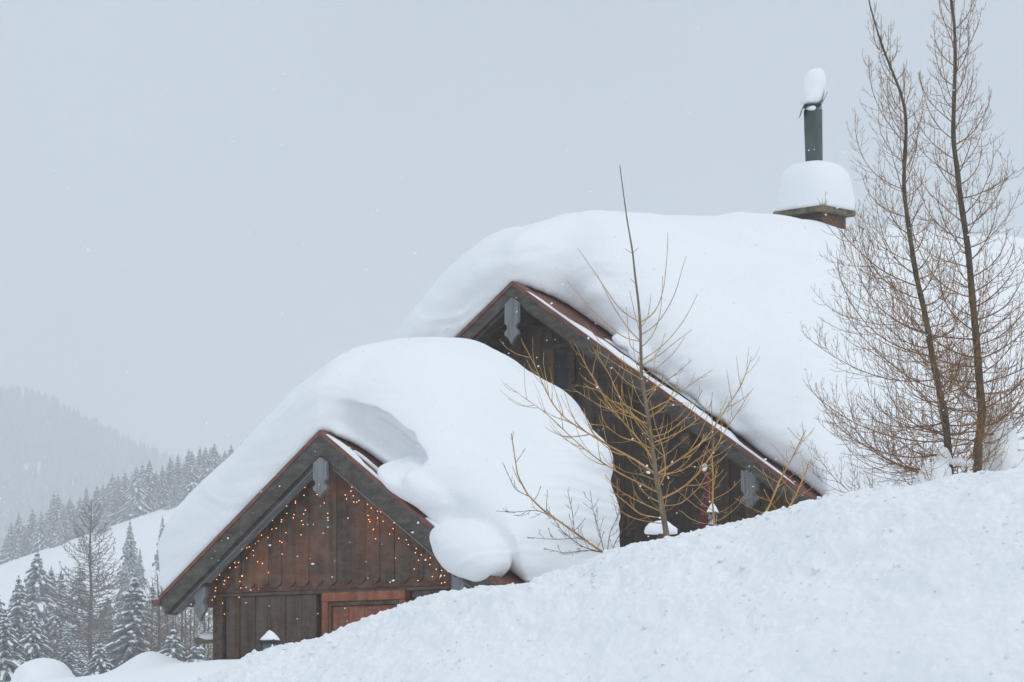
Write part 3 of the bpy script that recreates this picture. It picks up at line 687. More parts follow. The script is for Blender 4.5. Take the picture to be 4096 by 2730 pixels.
# ------------------------------------------------------------------ lantern and the things before the chalet
def lantern(px, py_top, py_base, d, wid, label, cap_label, glass=GLASS):
    P = W(px, py_base, d); gz = float(ground_z(P[0], d)) - .1
    R = empty('post_lantern', (P[0], d, gz), math.radians(-20)); tag(R, label, 'lantern')
    zt_ = EZ + (HY - py_top)/F*d - gz; h = .30; zr0 = zt_ - .13
    # pyramid roof
    V = [(-wid, -wid, zr0), (wid, -wid, zr0), (wid, wid, zr0), (-wid, wid, zr0), (-wid, -wid, zr0 - .02), (wid, -wid, zr0 - .02), (wid, wid, zr0 - .02), (-wid, wid, zr0 - .02), (0, 0, zr0 + .09)]
    Fq = [(0, 1, 5, 4), (1, 2, 6, 5), (2, 3, 7, 6), (3, 0, 4, 7), (4, 5, 6, 7)]; Ft = [(0, 8, 1), (1, 8, 2), (2, 8, 3), (3, 8, 0)]
    link('lamp_roof', mesh_np('lamp_roof', np.array(V), [np.array(Fq), np.array(Ft)], False), METAL_BLACK, R)
    t_, b_ = wid*.72, wid*.45
    for k in range(4):
        c0 = [(1, 1), (-1, 1), (-1, -1), (1, -1)][k]; c1 = [(1, 1), (-1, 1), (-1, -1), (1, -1)][(k + 1) % 4]
        V = [(c0[0]*t_, c0[1]*t_, zr0 - .02), (c1[0]*t_, c1[1]*t_, zr0 - .02), (c1[0]*b_, c1[1]*b_, zr0 - h), (c0[0]*b_, c0[1]*b_, zr0 - h)]
        V = V + [(a*.93, b*.93, c) for a, b, c in V]
        link('pane', mesh_np('pane', np.array(V), [np.array([(0, 1, 2, 3), (7, 6, 5, 4), (0, 4, 5, 1), (2, 6, 7, 3), (1, 5, 6, 2), (3, 7, 4, 0)])], False), glass, R)
        t = Tubes(); t.add([(c0[0]*t_, c0[1]*t_, zr0 - .02), (c0[0]*b_, c0[1]*b_, zr0 - h)], .009, 4); link('frame_bar', t.mesh('frame_bar'), METAL_BLACK, R)
    t = Tubes(); t.add([(0, 0, 0), (0, 0, zr0 - h - .04), (0, 0, zr0 - h - .03), (0, 0, zr0 - h + .002)], [.03, .03, b_*1.1, b_*1.1], 10); link('post', t.mesh('post'), METAL_BLACK, R)
    t = Tubes(); t.add([(0, 0, zr0 + .08), (0, 0, zr0 + .16)], [.012, .006], 6); link('finial', t.mesh('finial'), METAL_BLACK, R)
    V, Fc = ellipsoid((0, 0, 0), (1, 1, 1), 4, .05, 28, 16)
    k = np.clip(V[:, 2], 0, 1); sq = (np.abs(V[:, 0])**4 + np.abs(V[:, 1])**4 + 1e-9)**-.25*np.sqrt(V[:, 0]**2 + V[:, 1]**2)
    fl = 1 - .55*k
    V = np.stack([V[:, 0]*wid*.98*sq**(1 - k)*fl, V[:, 1]*wid*.98*sq**(1 - k)*fl, np.where(V[:, 2] > 0, V[:, 2]*.12, V[:, 2]*.012)], 1)
    c = link('snow_pile', mesh_np('snow_pile', V, [Fc]), SNOW); c.location = (P[0], d, gz + zr0 + .012); c.rotation_euler = R.rotation_euler
    tag(c, cap_label, 'snow cap')
lantern(1080, 2522, 2620, 36.5, .115, 'black iron post lantern with frosted panes before the hut wall', 'pointed snow cap on the lantern by the hut wall')
lantern(2850, 2012, 2140, 37.5, .075, 'slim snow-flecked lantern beside the folded red parasol', 'tiny snow cap on the lantern beside the red parasol',
        m_noise('snow_flecked_pane', (0.10, 0.05, 0.06), (0.65, 0.66, 0.68), (22, 22, 22), 0.5, 3, lo=.48, hi=.52))
# folded parasol
P = W(2786, 2130, 37.8); gz = 1.9; zt_ = EZ + (HY - 1868)/F*37.8
R = empty('folded_parasol', (P[0], 37.8, gz), 0); R.rotation_euler = (0, math.radians(3.5), 0)
tag(R, 'folded dark red parasol streaked with snow before the chalet wall', 'parasol')
H_ = zt_ - gz; a = np.linspace(0, 2*math.pi, 48, endpoint=False); V = []
for i in range(20):
    f = i/19; r = .03 + .155*(1 - f)**.8*(0.35 + .65*min(1, (1 - f)*3)) ; z = .35 + (H_ - .38)*f
    for q in a: V.append((r*(1 + .22*math.cos(8*q))*math.cos(q + f*.6), r*(1 + .22*math.cos(8*q))*math.sin(q + f*.6), z))
i = (np.arange(19)[:, None]*48 + np.arange(48)[None, :]).ravel(); j = (np.arange(19)[:, None]*48 + (np.arange(48)[None, :] + 1) % 48).ravel()
link('canopy', mesh_np('canopy', np.array(V), [np.stack([i, j, j + 48, i + 48], 1)]), CLOTH_RED, R)
t = Tubes(); t.add([(0, 0, -.3), (0, 0, H_)], .022, 8); link('pole', t.mesh('pole'), WOOD_POST, R)
V, Fc = ellipsoid((P[0] + .10, 37.8, zt_ - .01), (.035, .035, .05), 1, .1, 16, 10)
tag(link('snow_pile', mesh_np('snow_pile', V, [Fc]), SNOW), 'small snow knob on top of the folded red parasol', 'snow cap')
# low table under a dome of snow behind the young larch
P = W(2643, 2150, 36.0); zt_ = EZ + (HY - 2120)/F*36
R = empty('garden_table', (P[0], 36, 1.9)); tag(R, 'low dark red table under a dome of snow behind the young larch', 'table')
hh_ = zt_ - 1.9
t = Tubes(); t.add([(0, 0, hh_ - .05), (0, 0, hh_ - .05), (0, 0, hh_), (0, 0, hh_)], [.005, .19, .19, .005], 28); link('table_top', t.mesh('table_top'), CLOTH_RED, R)
t = Tubes(); t.add([(0, 0, -.2), (0, 0, hh_ - .05)], .035, 8); link('leg', t.mesh('leg'), WOOD_DARK, R)
V, Fc = ellipsoid((P[0], 36, zt_ - .02), (.20, .19, .13), 7, .12, 30, 16); V[:, 2] = np.maximum(V[:, 2], zt_ - .05)
tag(link('snow_pile', mesh_np('snow_pile', V, [Fc]), SNOW), 'domed snow cap on the low table behind the young larch', 'snow cap')

# ------------------------------------------------------------------ bare larches
def grow(p0, d0, length, lift, nseg, wob, rng):
    """a branch that starts along d0 and bends upward by `lift` radians over its length"""
    P = [np.array(p0, float)]; d = np.array(d0, float); d /= np.linalg.norm(d); st = length/nseg
    for k in range(nseg):
        P.append(P[-1] + d*st)
        h = np.array([d[0], d[1], 0.0]); hl = np.linalg.norm(h) + 1e-6
        axis_up = np.array([-h[0]/hl*d[2], -h[1]/hl*d[2], hl])
        d = d + axis_up*(lift/nseg) + rng.normal(0, wob, 3); d /= np.linalg.norm(d)
    return np.array(P)

def knob(n, r0, r1, amp=.35):
    r = np.linspace(r0, r1, n); r[1::2] *= 1 + amp; return r

def side_shoots(tb, P, L, r, rng, dens, frac, depth, sides=3, lift=.9, start=.12, lateral=.8, tmin=.0018):
    n = max(2, int(L*dens)); cum = np.linspace(0, 1, len(P))
    for k in range(n):
        s = start + (1 - start)*(k + rng.uniform(0, .9))/n
        if s > .97: continue
        p = np.array([np.interp(s, cum, P[:, q]) for q in range(3)])
        i = min(int(s*(len(P) - 1)), len(P) - 2); t = P[i+1] - P[i]; t /= np.linalg.norm(t)
        lat = np.cross(t, [0, 0, 1.]); ln = np.linalg.norm(lat); lat = lat/ln if ln > .05 else np.array([1., 0, 0])
        sg = 1 if (k % 2) else -1
        up = np.cross(lat, t); rot = rng.normal(0, .6)
        q = lat*sg*math.cos(rot) + up*math.sin(rot)
        d = t*(1 - lateral*.45) + q*lateral*rng.uniform(.7, 1.2)
        l2 = L*frac*(1.05 - s*.75)*rng.uniform(.55, 1.25)
        ns = max(4, int(l2/.035)); ns = min(ns, 11)
        Q = grow(p, d, l2, lift*rng.uniform(.5, 1.3), ns, .05, rng)
        r2 = max(r*(1 - s*.6)*.55, tmin)
        tb.add(Q, knob(len(Q), r2, max(r2*.45, tmin*.7)), sides)
        if depth > 0 and l2 > .08: side_shoots(tb, Q, l2, r2, rng, dens*.85, frac*.9, depth - 1, sides, lift, .15, lateral, tmin)

def larch(name, label, trunk_px, d, r_base, spec, seed, mats, group=None, dlean=0.0):
    """trunk traced in the photo at distance d; spec: dict of branch rules"""
    rng = np.random.default_rng(seed)
    T3 = np.array([W(px, py, d + dlean*i/len(trunk_px)) for i, (px, py) in enumerate(trunk_px)])
    n = 60; T3 = resample(T3, n); base = T3[0].copy()
    T3[1:-1, 1] += 0.03*fbm(np.linspace(0, 4, n-2), 0.3, 0, 2, seed)
    T3 = np.concatenate([[T3[0] - np.array([0, 0, .5])], T3])
    R = empty(name, tuple(base)); tag(R, label, 'tree', group)
    L0 = T3 - base
    h = np.linspace(0, 1, len(L0))
    rad = r_base*(1 - h)**spec.get('tp', .85)*(1 + .06*np.sin(h*90)) + .004
    tb = Tubes(); tb.add(L0, rad, 12); link('trunk', tb.mesh('trunk'), mats[0], R)
    tb = Tubes(); nb_ = spec['n']; az = rng.uniform(0, 6.28)
    for k in range(nb_):
        f = spec['f0'] + (1 - spec['f0'])*((k + rng.uniform(0, .8))/nb_)**spec.get('pw', 1.0)
        if f > spec.get('fmax', .985): continue
        p = np.array([np.interp(f, h, L0[:, q]) for q in range(3)]); az += 2.4 + rng.normal(0, .4)
        Lb = (spec['l0'] + (spec['l1'] - spec['l0'])*f)*rng.uniform(.65, 1.2)
        if 'left' in spec: Lb *= 1 + spec['left']*(-math.cos(az))
        el = spec['e0'] + (spec['e1'] - spec['e0'])*f + rng.normal(0, .12)
        dr = (math.cos(az)*math.cos(el), math.sin(az)*math.cos(el), math.sin(el))
        P = grow(p, dr, Lb, spec['lift']*rng.uniform(.6, 1.25), 12, .045, rng)
        r = max(r_base*spec.get('br', .22)*(1 - f*.55)*rng.uniform(.8, 1.2), .003)
        tb.add(P, knob(len(P), r, .002, .18), 5)
        side_shoots(tb, P, Lb, r, rng, spec['dens'], spec['frac'], spec['depth'], 3, spec.get('slift', .8), .08)
    for br_i, br in enumerate(spec.get('traced', []) + spec.get('bare', [])):
        (pts_, off, r) = br; shoots = br_i < len(spec.get('traced', []))
        i0 = np.argmin([abs(base[2] + q[2] - (EZ + (HY - pts_[0][1])/F*d)) for q in L0]); st = L0[i0]
        P = [st]
        for m_, (px, py) in enumerate(pts_[1:]):
            dd = d + off*(m_ + 1)/(len(pts_) - 1); P.append(W(px, py, dd) - base)
        Ltot = np.sum(np.linalg.norm(np.diff(np.array(P), axis=0), axis=1)); P = resample(P, 16)
        tb.add(P, knob(16, r, .0022, .2), 6)
        if shoots: side_shoots(tb, P, Ltot, r, rng, spec['tdens'], spec['tfrac'], spec['tdepth'], 4, spec.get('slift', .8), .18)
    link('crown', tb.mesh('crown'), mats[1], R)
    return R

YL_TR = [(2668, 2150), (2637, 1971), (2622, 1894), (2601, 1733), (2586, 1626), (2565, 1507), (2561, 1306), (2553, 1204), (2543, 1127), (2530, 1000), (2510, 890), (2479, 661)]
yl = [
 ([(2622, 1890), (2540, 1835), (2440, 1790), (2360, 1735), (2270, 1690), (2205, 1622), (2165, 1520), (2125, 1430), (2085, 1360)], -.25, .010),
 ([(2640, 1980), (2520, 1915), (2430, 1870), (2330, 1790), (2270, 1740), (2200, 1660), (2120, 1610), (2020, 1535)], .2, .008),
 ([(2615, 1860), (2590, 1800), (2530, 1730), (2450, 1640), (2390, 1545), (2330, 1440), (2300, 1375)], -.1, .009),
 ([(2600, 1740), (2560, 1690), (2480, 1600), (2440, 1500), (2370, 1390)], .3, .007),
 ([(2640, 1910), (2700, 1850), (2790, 1790), (2850, 1730), (2890, 1650), (2960, 1560), (3008, 1425)], .2, .010),
 ([(2645, 2000), (2740, 1950), (2800, 1890), (2860, 1800), (2900, 1720), (2960, 1640), (3000, 1570)], -.25, .008),
 ([(2640, 1960), (2665, 1900), (2655, 1800), (2620, 1700), (2600, 1600)], -.25, .007),
 ([(2590, 1640), (2680, 1600), (2760, 1540), (2850, 1480)], .2, .006),
 ([(2575, 1560), (2640, 1540), (2700, 1500), (2770, 1440)], -.2, .006),
 ([(2600, 1700), (2500, 1660), (2400, 1625), (2330, 1580), (2290, 1555)], .15, .006),
 ([(2590, 1660), (2500, 1620), (2430, 1600), (2380, 1535)], -.2, .006),
 ([(2610, 1780), (2700, 1740), (2780, 1690), (2840, 1620)], .25, .006),
 ([(2625, 1900), (2720, 1890), (2830, 1810), (2900, 1760)], -.2, .006),
 ([(2570, 1520), (2500, 1480), (2440, 1440), (2380, 1400)], .2, .005),
 ([(2650, 2050), (2560, 2010), (2470, 1960), (2420, 1900)], .2, .006),
 ([(2655, 2080), (2560, 2060), (2480, 1990), (2440, 1960)], -.2, .006),
 ([(2605, 1720), (2540, 1660), (2480, 1640), (2400, 1560), (2300, 1540)], .1, .006), ([(2595, 1680), (2650, 1640), (2700, 1560), (2720, 1500)], .2, .005),
 ([(2612, 1800), (2560, 1770), (2480, 1750), (2420, 1700), (2350, 1700)], -.2, .005), ([(2608, 1760), (2660, 1740), (2760, 1660), (2810, 1560)], -.1, .006),
 ([(2630, 1930), (2570, 1900), (2500, 1890), (2440, 1850)], .2, .005), ([(2650, 2030), (2720, 2020), (2790, 1960), (2830, 1890)], .2, .005)]
bare = [
 ([(2555, 1303), (2483, 1245), (2444, 1190), (2402, 1126), (2351, 1050), (2311, 994)], .12, .005), ([(2551, 1379), (2498, 1356), (2423, 1292), (2355, 1228), (2270, 1125)], -.12, .005),
 ([(2555, 1356), (2517, 1322), (2470, 1254), (2440, 1203), (2385, 1092)], .15, .0045), ([(2570, 1300), (2614, 1262), (2640, 1211), (2657, 1147), (2670, 1007), (2671, 931)], .12, .005),
 ([(2572, 1339), (2623, 1305), (2674, 1232), (2708, 1156), (2729, 1071), (2746, 1026)], -.12, .005), ([(2568, 1385), (2610, 1347), (2631, 1296), (2644, 1245), (2651, 1105)], .14, .0045),
 ([(2560, 1440), (2636, 1398), (2687, 1347), (2742, 1275), (2791, 1177)], .1, .005), ([(2557, 1351), (2538, 1254), (2519, 1164)], -.15, .004), ([(2563, 1322), (2593, 1266), (2604, 1181)], -.14, .004),
 ([(2535, 1010), (2497, 996)], .02, .003), ([(2536, 1015), (2553, 992)], -.02, .003), ([(2546, 1130), (2520, 1113)], .02, .003),
 ([(2560, 1470), (2640, 1420), (2700, 1370), (2768, 1320)], -.1, .0045), ([(2562, 1490), (2480, 1440), (2400, 1370), (2340, 1290)], .1, .0045), ([(2558, 1420), (2520, 1390), (2505, 1230)], .15, .004),
 ([(2566, 1500), (2620, 1480), (2690, 1420), (2740, 1350)], .15, .0045)]
larch('larch_sapling', 'young larch with ochre twigs before the chalet gable', YL_TR, 27.6, .025,
      dict(n=58, f0=.05, fmax=.48, l0=.58, l1=.30, e0=.1, e1=.8, lift=.8, br=.17, dens=8, frac=.36, depth=0, traced=yl, bare=bare, tdens=10, tfrac=.42, tdepth=0, tp=1.25, slift=.7), 3, (m_noise('young_bark', (0.13, 0.105, 0.075), (0.24, 0.195, 0.145), (16, 16, 5), 0.9, 5, 0.6), TWIG_Y))
larch('larch_sapling', 'leaning larch shoot with thin twigs in front of the small hut roof snow',
      [(2480, 2250), (2380, 2190), (2270, 2110), (2170, 2040), (2110, 1980), (2070, 1900), (2045, 1735)], 28.3, .0075,
      dict(n=9, f0=.1, l0=.32, l1=.18, e0=.5, e1=.7, lift=.5, br=.35, dens=10, frac=.35, depth=0, tp=.7, traced=[
          ([(2420, 2215), (2330, 2150), (2230, 2160), (2110, 2150)], .1, .004), ([(2300, 2130), (2290, 2050), (2270, 1960)], .1, .004), ([(2400, 2210), (2330, 2190), (2250, 2130), (2190, 2040)], -.1, .005),
          ([(2430, 2220), (2440, 2120), (2480, 2060), (2462, 1900)], -.1, .004), ([(2220, 2075), (2150, 2040), (2060, 2050), (1985, 2045)], .05, .004), ([(2120, 1985), (2060, 1960), (2010, 1850)], .05, .004),
          ([(2410, 2210), (2400, 2140), (2370, 2030), (2360, 1960)], .1, .004), ([(2420, 2215), (2350, 2200), (2260, 2215), (2180, 2195)], .1, .004), ([(2440, 2225), (2470, 2150), (2540, 2075)], .1, .004)], tdens=14, tfrac=.40, tdepth=1), 5, (TWIG_Y, TWIG_T))
larch('larch_sapling', 'thin ochre larch shoot standing before the chalet eave tip',
      [(3020, 2130), (3080, 2020), (3120, 1920), (3160, 1850), (3222, 1722)], 27.4, .0065,
      dict(n=16, f0=.08, l0=.42, l1=.16, e0=.25, e1=.7, lift=.4, br=.35, dens=9, frac=.35, depth=0, tp=.7), 6, (TWIG_Y, TWIG_Y))
larch('larch_sapling', 'low ochre larch shoot between the red parasol and the grey pendant board',
      [(2860, 2140), (2850, 2010), (2852, 1900), (2848, 1800)], 27.8, .006,
      dict(n=18, f0=.1, l0=.48, l1=.16, e0=.15, e1=.6, lift=.5, br=.4, dens=9, frac=.3, depth=0, tp=.7), 8, (TWIG_Y, TWIG_Y))
larch('larch_sapling', 'forked ochre larch shoot at the foot of the chalet eave beside the bank crest',
      [(3110, 2110), (3180, 1990), (3220, 1900), (3235, 1850)], 27.3, .006,
      dict(n=12, f0=.08, l0=.34, l1=.12, e0=.3, e1=.7, lift=.4, br=.4, dens=9, frac=.3, depth=0, tp=.7), 9, (TWIG_Y, TWIG_Y))

T1 = [(3803, 1930), (3790, 1779), (3782, 1666), (3733, 1456), (3705, 1281), (3663, 1105), (3640, 957), (3614, 765), (3618, 638), (3627, 510), (3618, 414), (3583, 319), (3547, 236), (3512, 140), (3474, 0), (3455, -110)]
T2 = [(3910, 1800), (3930, 1640), (3916, 1526), (3902, 1316), (3891, 1210), (3873, 1000), (3841, 797), (3828, 670), (3812, 574), (3815, 446), (3822, 255), (3819, 83), (3803, 0), (3790, -200), (3785, -420)]
larch('larch_tree', 'tall bare larch with a kinked trunk swaying out at its tip', T1, 29.0, .035,
      dict(n=108, pw=1.3, f0=.005, fmax=.86, l0=1.30, l1=.24, e0=-.12, e1=.95, lift=1.3, br=.21, dens=15, frac=.50, depth=1, left=.34, tp=.9, slift=1.0), 12, (BARK_D, TWIG_B))
larch('larch_tree', 'tall straight bare larch rising out of a pointed snow drift', T2, 29.8, .040,
      dict(n=94, pw=1.25, f0=.03, l0=1.26, l1=.28, e0=-.05, e1=.95, lift=1.1, br=.21, dens=15, frac=.48, depth=1, tp=.85, slift=1.0), 14, (BARK_D, TWIG_B))
# drift round the larches
def px_ell(px, py, d, rx, ry, rz, seed, amp=.08):
    c = W(px, py, d); return ellipsoid(c, (rx, ry, rz), seed, amp, 36, 24)
me = remeshed('snow_drift', [px_ell(3985, 1900, 30.2, .24, .3, .70, 3), px_ell(4010, 1990, 30.2, .30, .4, .60, 4)], .03, 8)
tag(link('snow_drift', me, SNOW), 'pointed snow drift standing beside the straight larch trunk', 'snow drift')
me = remeshed('snow_clump', [px_ell(3745, 1900, 28.7, .16, .14, .13, 6), px_ell(3775, 1830, 28.8, .075, .07, .10, 7), px_ell(3850, 1850, 28.8, .12, .08, .04, 8), px_ell(3735, 1950, 28.7, .2, .2, .2, 9)], .015, 6)
tag(link('snow_clump', me, SNOW), 'snow clumped round the foot of the kinked larch', 'snow clump')

# ------------------------------------------------------------------ background trees
def spruce_me(name, H, Rr, seed, snow=.55, droop=.35, whorls=32):
    rng = np.random.default_rng(seed); V, F4, MI, n = [], [], [], 0
    def quad(a, b, c, d, m):
        nonlocal n
        V.extend([a, b, c, d]); F4.append((n, n+1, n+2, n+3)); MI.append(m); n += 4
    for wv in range(whorls):
        f = (wv + rng.uniform(-.3, .3))/whorls; z = H*(.05 + .93*f); rr = Rr*(1 - f)**.85*rng.uniform(.75, 1.15) + .04*H*.15
        nbk = int(9 - 3*f); a0 = rng.uniform(0, 6.28)
        for b in range(nbk):
            az = a0 + 6.283*b/nbk + rng.normal(0, .2); L = rr*rng.uniform(.65, 1.15); wd = L*.24 + .012*H
            h = np.array([math.cos(az), math.sin(az), 0]); s = np.array([-h[1], h[0], 0]); ns = 4
            prev = None
            for k in range(ns + 1):
                t = k/ns; p = h*L*t + np.array([0, 0, z - droop*L*t*t*1.3 + .10*L*t + rng.normal(0, .02*L)])
                ww = wd*(1 - .75*t)*rng.uniform(.6, 1.3); cur = (p - s*ww - np.array([0, 0, ww*.5]), p, p + s*ww - np.array([0, 0, ww*.5]))
                if prev is not None:
                    quad(prev[0], prev[1], cur[1], cur[0], 0); quad(prev[1], prev[2], cur[2], cur[1], 0)
                    hang = np.array([0, 0, -wd*rng.uniform(.5, 1.3)])
                    quad(prev[1], cur[1], cur[1] + hang*.8, prev[1] + hang, 0)
                    if rng.uniform() < snow:
                        u = np.array([0, 0, .012*H*rng.uniform(.4, 1.0)]); q = rng.uniform(.35, .8)
                        l0, l1 = prev[1] + (prev[0] - prev[1])*q + u, prev[1] + (prev[2] - prev[1])*q + u
                        r0, r1 = cur[1] + (cur[0] - cur[1])*q + u, cur[1] + (cur[2] - cur[1])*q + u
                        quad(l0, prev[1] + u*1.6, cur[1] + u*1.6, r0, 1); quad(prev[1] + u*1.6, l1, r1, cur[1] + u*1.6, 1)
                prev = cur
    top = np.array([0, 0, H]); 
    for k in range(3):
        a = k*2.1; s = np.array([math.cos(a), math.sin(a), 0])*.012*H
        quad(top - s*.1, top + s*.1, top + s - np.array([0, 0, .1*H]), top - s - np.array([0, 0, .1*H]), 0)
    me = mesh_np(name, np.array(V), [np.array(F4)], False, MI); me.materials.append(NEEDLE); me.materials.append(SNOW_FAR); return me

def trunk_me(H, r):
    t = Tubes(); t.add([(0, 0, -1.0), (0, 0, H*.5), (0, 0, H*.97)], [r, r*.6, r*.1], 7); me = t.mesh('trunk'); me.materials.append(BARK_D); return me
VAR = [(spruce_me('crown', 14.0, R_, sd, sn, dr), trunk_me(14.0, .22)) for R_, sd, sn, dr in ((2.5, 1, .78, .40), (2.9, 2, .85, .55), (2.2, 3, .72, .35), (3.2, 4, .88, .6))]
def spruce(px, py_top, d, label, group=None, var=0, py_base=None, wide=1.0, rs=0):
    x = (px - CX)/F*d; z0 = float(ground_z(x, d)) - .3
    zt_ = EZ + (HY - py_top)/F*d; H = zt_ - z0; k = H/14.0
    R = empty('spruce_tree', (x, d, z0), rs*1.3); tag(R, label, 'tree', group)
    for nm, me in (('crown', VAR[var][0]), ('trunk', VAR[var][1])):
        c = link(nm, me, None, R); c.scale = (k*wide, k*wide, k)
    return R
# the tree line on the ridge
tops = [(45, 2085), (75, 2050), (100, 2100), (30, 2130), (130, 2030), (165, 2040), (150, 2110), (195, 2090), (215, 1965), (232, 1970), (255, 2010), (280, 1985), (300, 2040), (320, 1985), (345, 1945), (365, 1990), (388, 1935), (412, 1935), (430, 1985), (450, 1890), (472, 1895), (500, 1885), (520, 1925), (545, 1860), (570, 1850), (598, 1835), (585, 1900), (625, 1880), (650, 1860), (682, 1825), (712, 1815), (735, 1850), (755, 1793), (768, 1800), (800, 1785), (822, 1785), (842, 1790), (857, 1770), (880, 1815), (900, 1800), (925, 1775), (945, 1800), (965, 1770), (990, 1745), (1010, 1760), (1035, 1735), (1060, 1745), (620, 1950), (700, 1900), (780, 1870), (520, 1990), (420, 2040), (330, 2070), (240, 2080)]
for k, (px, py) in enumerate(tops):
    spruce(px, py, 598 + (k*37 % 23) - (14 if k > 46 else 0), 'snow dusted spruce in the tree line on the ridge above the white meadow', 'spruces along the ridge', k % 4, wide=1.75, rs=k)
# trees standing on the meadow and in the hollow
mid = [(520, 2075, 420, 0), (560, 2190, 400, 2), (500, 2230, 380, 1), (650, 2060, 430, 2), (690, 2100, 440, 0)]
for k, (px, py, d, v) in enumerate(mid):
    spruce(px, py, d, 'slim hazy spruce standing out on the white meadow slope', 'spruces on the meadow', v, wide=1.15, rs=k)
near_s = [(75, 2300, 255, 1, 'drooping snow laden spruce left of the bare brown larch in the hollow'), (150, 2195, 290, 3, 'tall pale snow laden spruce with a narrow tip standing on the hollow edge'),
          (-15, 2345, 240, 0, 'snowy spruce cut by the picture edge beside the drooping spruce'), (205, 2265, 300, 0, 'grey spruce half hidden behind the bare brown larch branches'),
          (245, 2280, 310, 2, 'narrow grey spruce tucked behind the bare brown larch'), (320, 2260, 330, 1, 'hazy spruce directly behind the larch trunk'),
          (540, 2290, 200, 0, 'dark green spruce with snow clots below the gutter end'), (430, 2380, 320, 3, 'whitened spruce in the hollow right of the bare larch'),
          (610, 2330, 250, 2, 'slim spruce behind the gutter end of the small hut'), (690, 2500, 150, 3, 'low bushy spruce below the hut eave'), (790, 2540, 140, 1, 'small snowy spruce by the log beam of the hut'),
          (20, 2440, 200, 3, 'broad snowy spruce in front of the drooping spruce'), (130, 2420, 215, 1, 'wide snow laden spruce standing below the tall pale spruce'), (480, 2430, 260, 1, 'pale snow covered spruce between the larch and the dark green spruce'), (230, 2400, 260, 3, 'snowy spruce under the left branches of the bare larch'), (400, 2560, 170, 3, 'low snow covered spruce at the larch foot'), (270, 2480, 230, 2, 'short snowy spruce under the larch branches')]
for k, (px, py, d, v, lb) in enumerate(near_s): spruce(px, py, d, lb, None, v, wide=1.75 if d > 200 else 1.9, rs=k + 5)

def far_larch(px, py_top, d, label, seed, n=70, l0=.26, group=None, depth=0, lean=0):
    x = (px - CX)/F*d; z0 = float(ground_z(x, d)) - .3; H = EZ + (HY - py_top)/F*d - z0
    rng = np.random.default_rng(seed); R = empty('larch_tree', (x, d, z0)); tag(R, label, 'tree', group)
    tb = Tubes(); zz_ = np.linspace(0, H, 14); T_ = np.stack([lean*zz_ + .004*H*np.sin(zz_), 0*zz_, zz_], 1)
    rb = .0125*H; tb.add(T_, rb*(1 - zz_/H)**.8 + .02, 8); link('trunk', tb.mesh('trunk'), BARK_D, R)
    tb = Tubes(); sn = Tubes(); az = 0
    for k in range(n):
        f = .06 + .93*(k + rng.uniform(0, .8))/n; az += 2.4 + rng.normal(0, .4); L_ = H*l0*(1 - f)**.75*rng.uniform(.6, 1.15) + .02*H
        el = -.15 + .9*f**2; p = np.array([lean*f*H, 0, f*H])
        P = grow(p, (math.cos(az)*math.cos(el), math.sin(az)*math.cos(el), math.sin(el)), L_, .75*rng.uniform(.5, 1.3), 9, .06, rng)
        r = rb*.22*(1 - .6*f); tb.add(P, np.linspace(r, r*.25 + .008, len(P)), 4)
        side_shoots(tb, P, L_, r, rng, 16/(.2*H), .30, depth, 3, .4, .15, .9, .0013*H)
        if rng.uniform() < .5: sn.add(P[:6] + np.array([0, 0, r*1.3]), np.linspace(r*.9, r*.7, 6), 4)
    link('crown', tb.mesh('crown'), TWIG_F, R)
    tag(link('branch_snow', sn.mesh('branch_snow'), SNOW_FAR, R), kind='stuff')
far_larch(362, 2005, 235, 'tall bare brown larch with snow lined branches in the hollow', 3, 150, .40, depth=1)
gl = 'bare larch in the thicket seen under the small hut eave'
for k, (px, py, d) in enumerate([(640, 2300, 165), (668, 2390, 175), (720, 2380, 160), (745, 2350, 180), (815, 2420, 150), (600, 2420, 170), (780, 2380, 190), (690, 2310, 200), (855, 2400, 170), (705, 2430, 185), (835, 2350, 210), (625, 2360, 210), (765, 2440, 175), (660, 2450, 190)]):
    far_larch(px, py, d, gl, 20 + k, 75, .42, 'larch thicket by the hut', lean=.01*(k % 3 - 1))
far_larch(818, 1830, 560, 'distant brown larch in front of the ridge spruces above the roof snow', 41, 40, .25)
far_larch(650, 2150, 330, 'hazy bare larch beside the edge of the roof snow', 42, 50, .22)

# ------------------------------------------------------------------ far mountain with its forest
S_PX = np.array([-3500, -1200, -300, 0, 110, 200, 330, 400, 480, 560, 640, 700, 800, 1000, 1400, 3000, 9000])
S_PY = np.array([1500, 1480, 1500, 1552, 1568, 1596, 1660, 1700, 1738, 1772, 1800, 1822, 1850, 1900, 1960, 2100, 2200])
def mount_z(x, y):
    px = CX + x/2000*F
    zr_ = EZ + (HY - np.interp(px, S_PX, S_PY))/F*2000 - 11
    t = np.clip((y - 1000)/1000, 0, 1.0)
    z = -70 + (zr_ + 70)*(t**.9) - np.maximum(y - 2000, 0)*.25
    return z + 6*fbm(x/90, y/90, 0, 3, 61)*np.clip(t*3, 0, 1)*np.clip((2050 - y)/120, 0.15, 1)
mx_ = np.linspace(-1100, 1100, 150); my_ = np.linspace(980, 2500, 100); MX, MY = np.meshgrid(mx_, my_)
o = link('mountain', mesh_np('mountain', np.stack([MX, MY, mount_z(MX, MY)], -1).reshape(-1, 3), [grid_faces(100, 150)]), SNOW_FAR)
tag(o, 'hazy wooded mountain side falling towards the valley', kind='structure')
N = 9000; fx = RNG.uniform(-560, -60, N*2); fy = 1150 + 870*np.sqrt(RNG.uniform(0.02, 1, N*2))
pxs = CX + fx/fy*F; keep = (pxs > -900) & (pxs < 1250)
clear = (vnoise(fx/45, fy/70, 0, 91) > .55)
pys = HY - (mount_z(fx, fy) - EZ)/fy*F
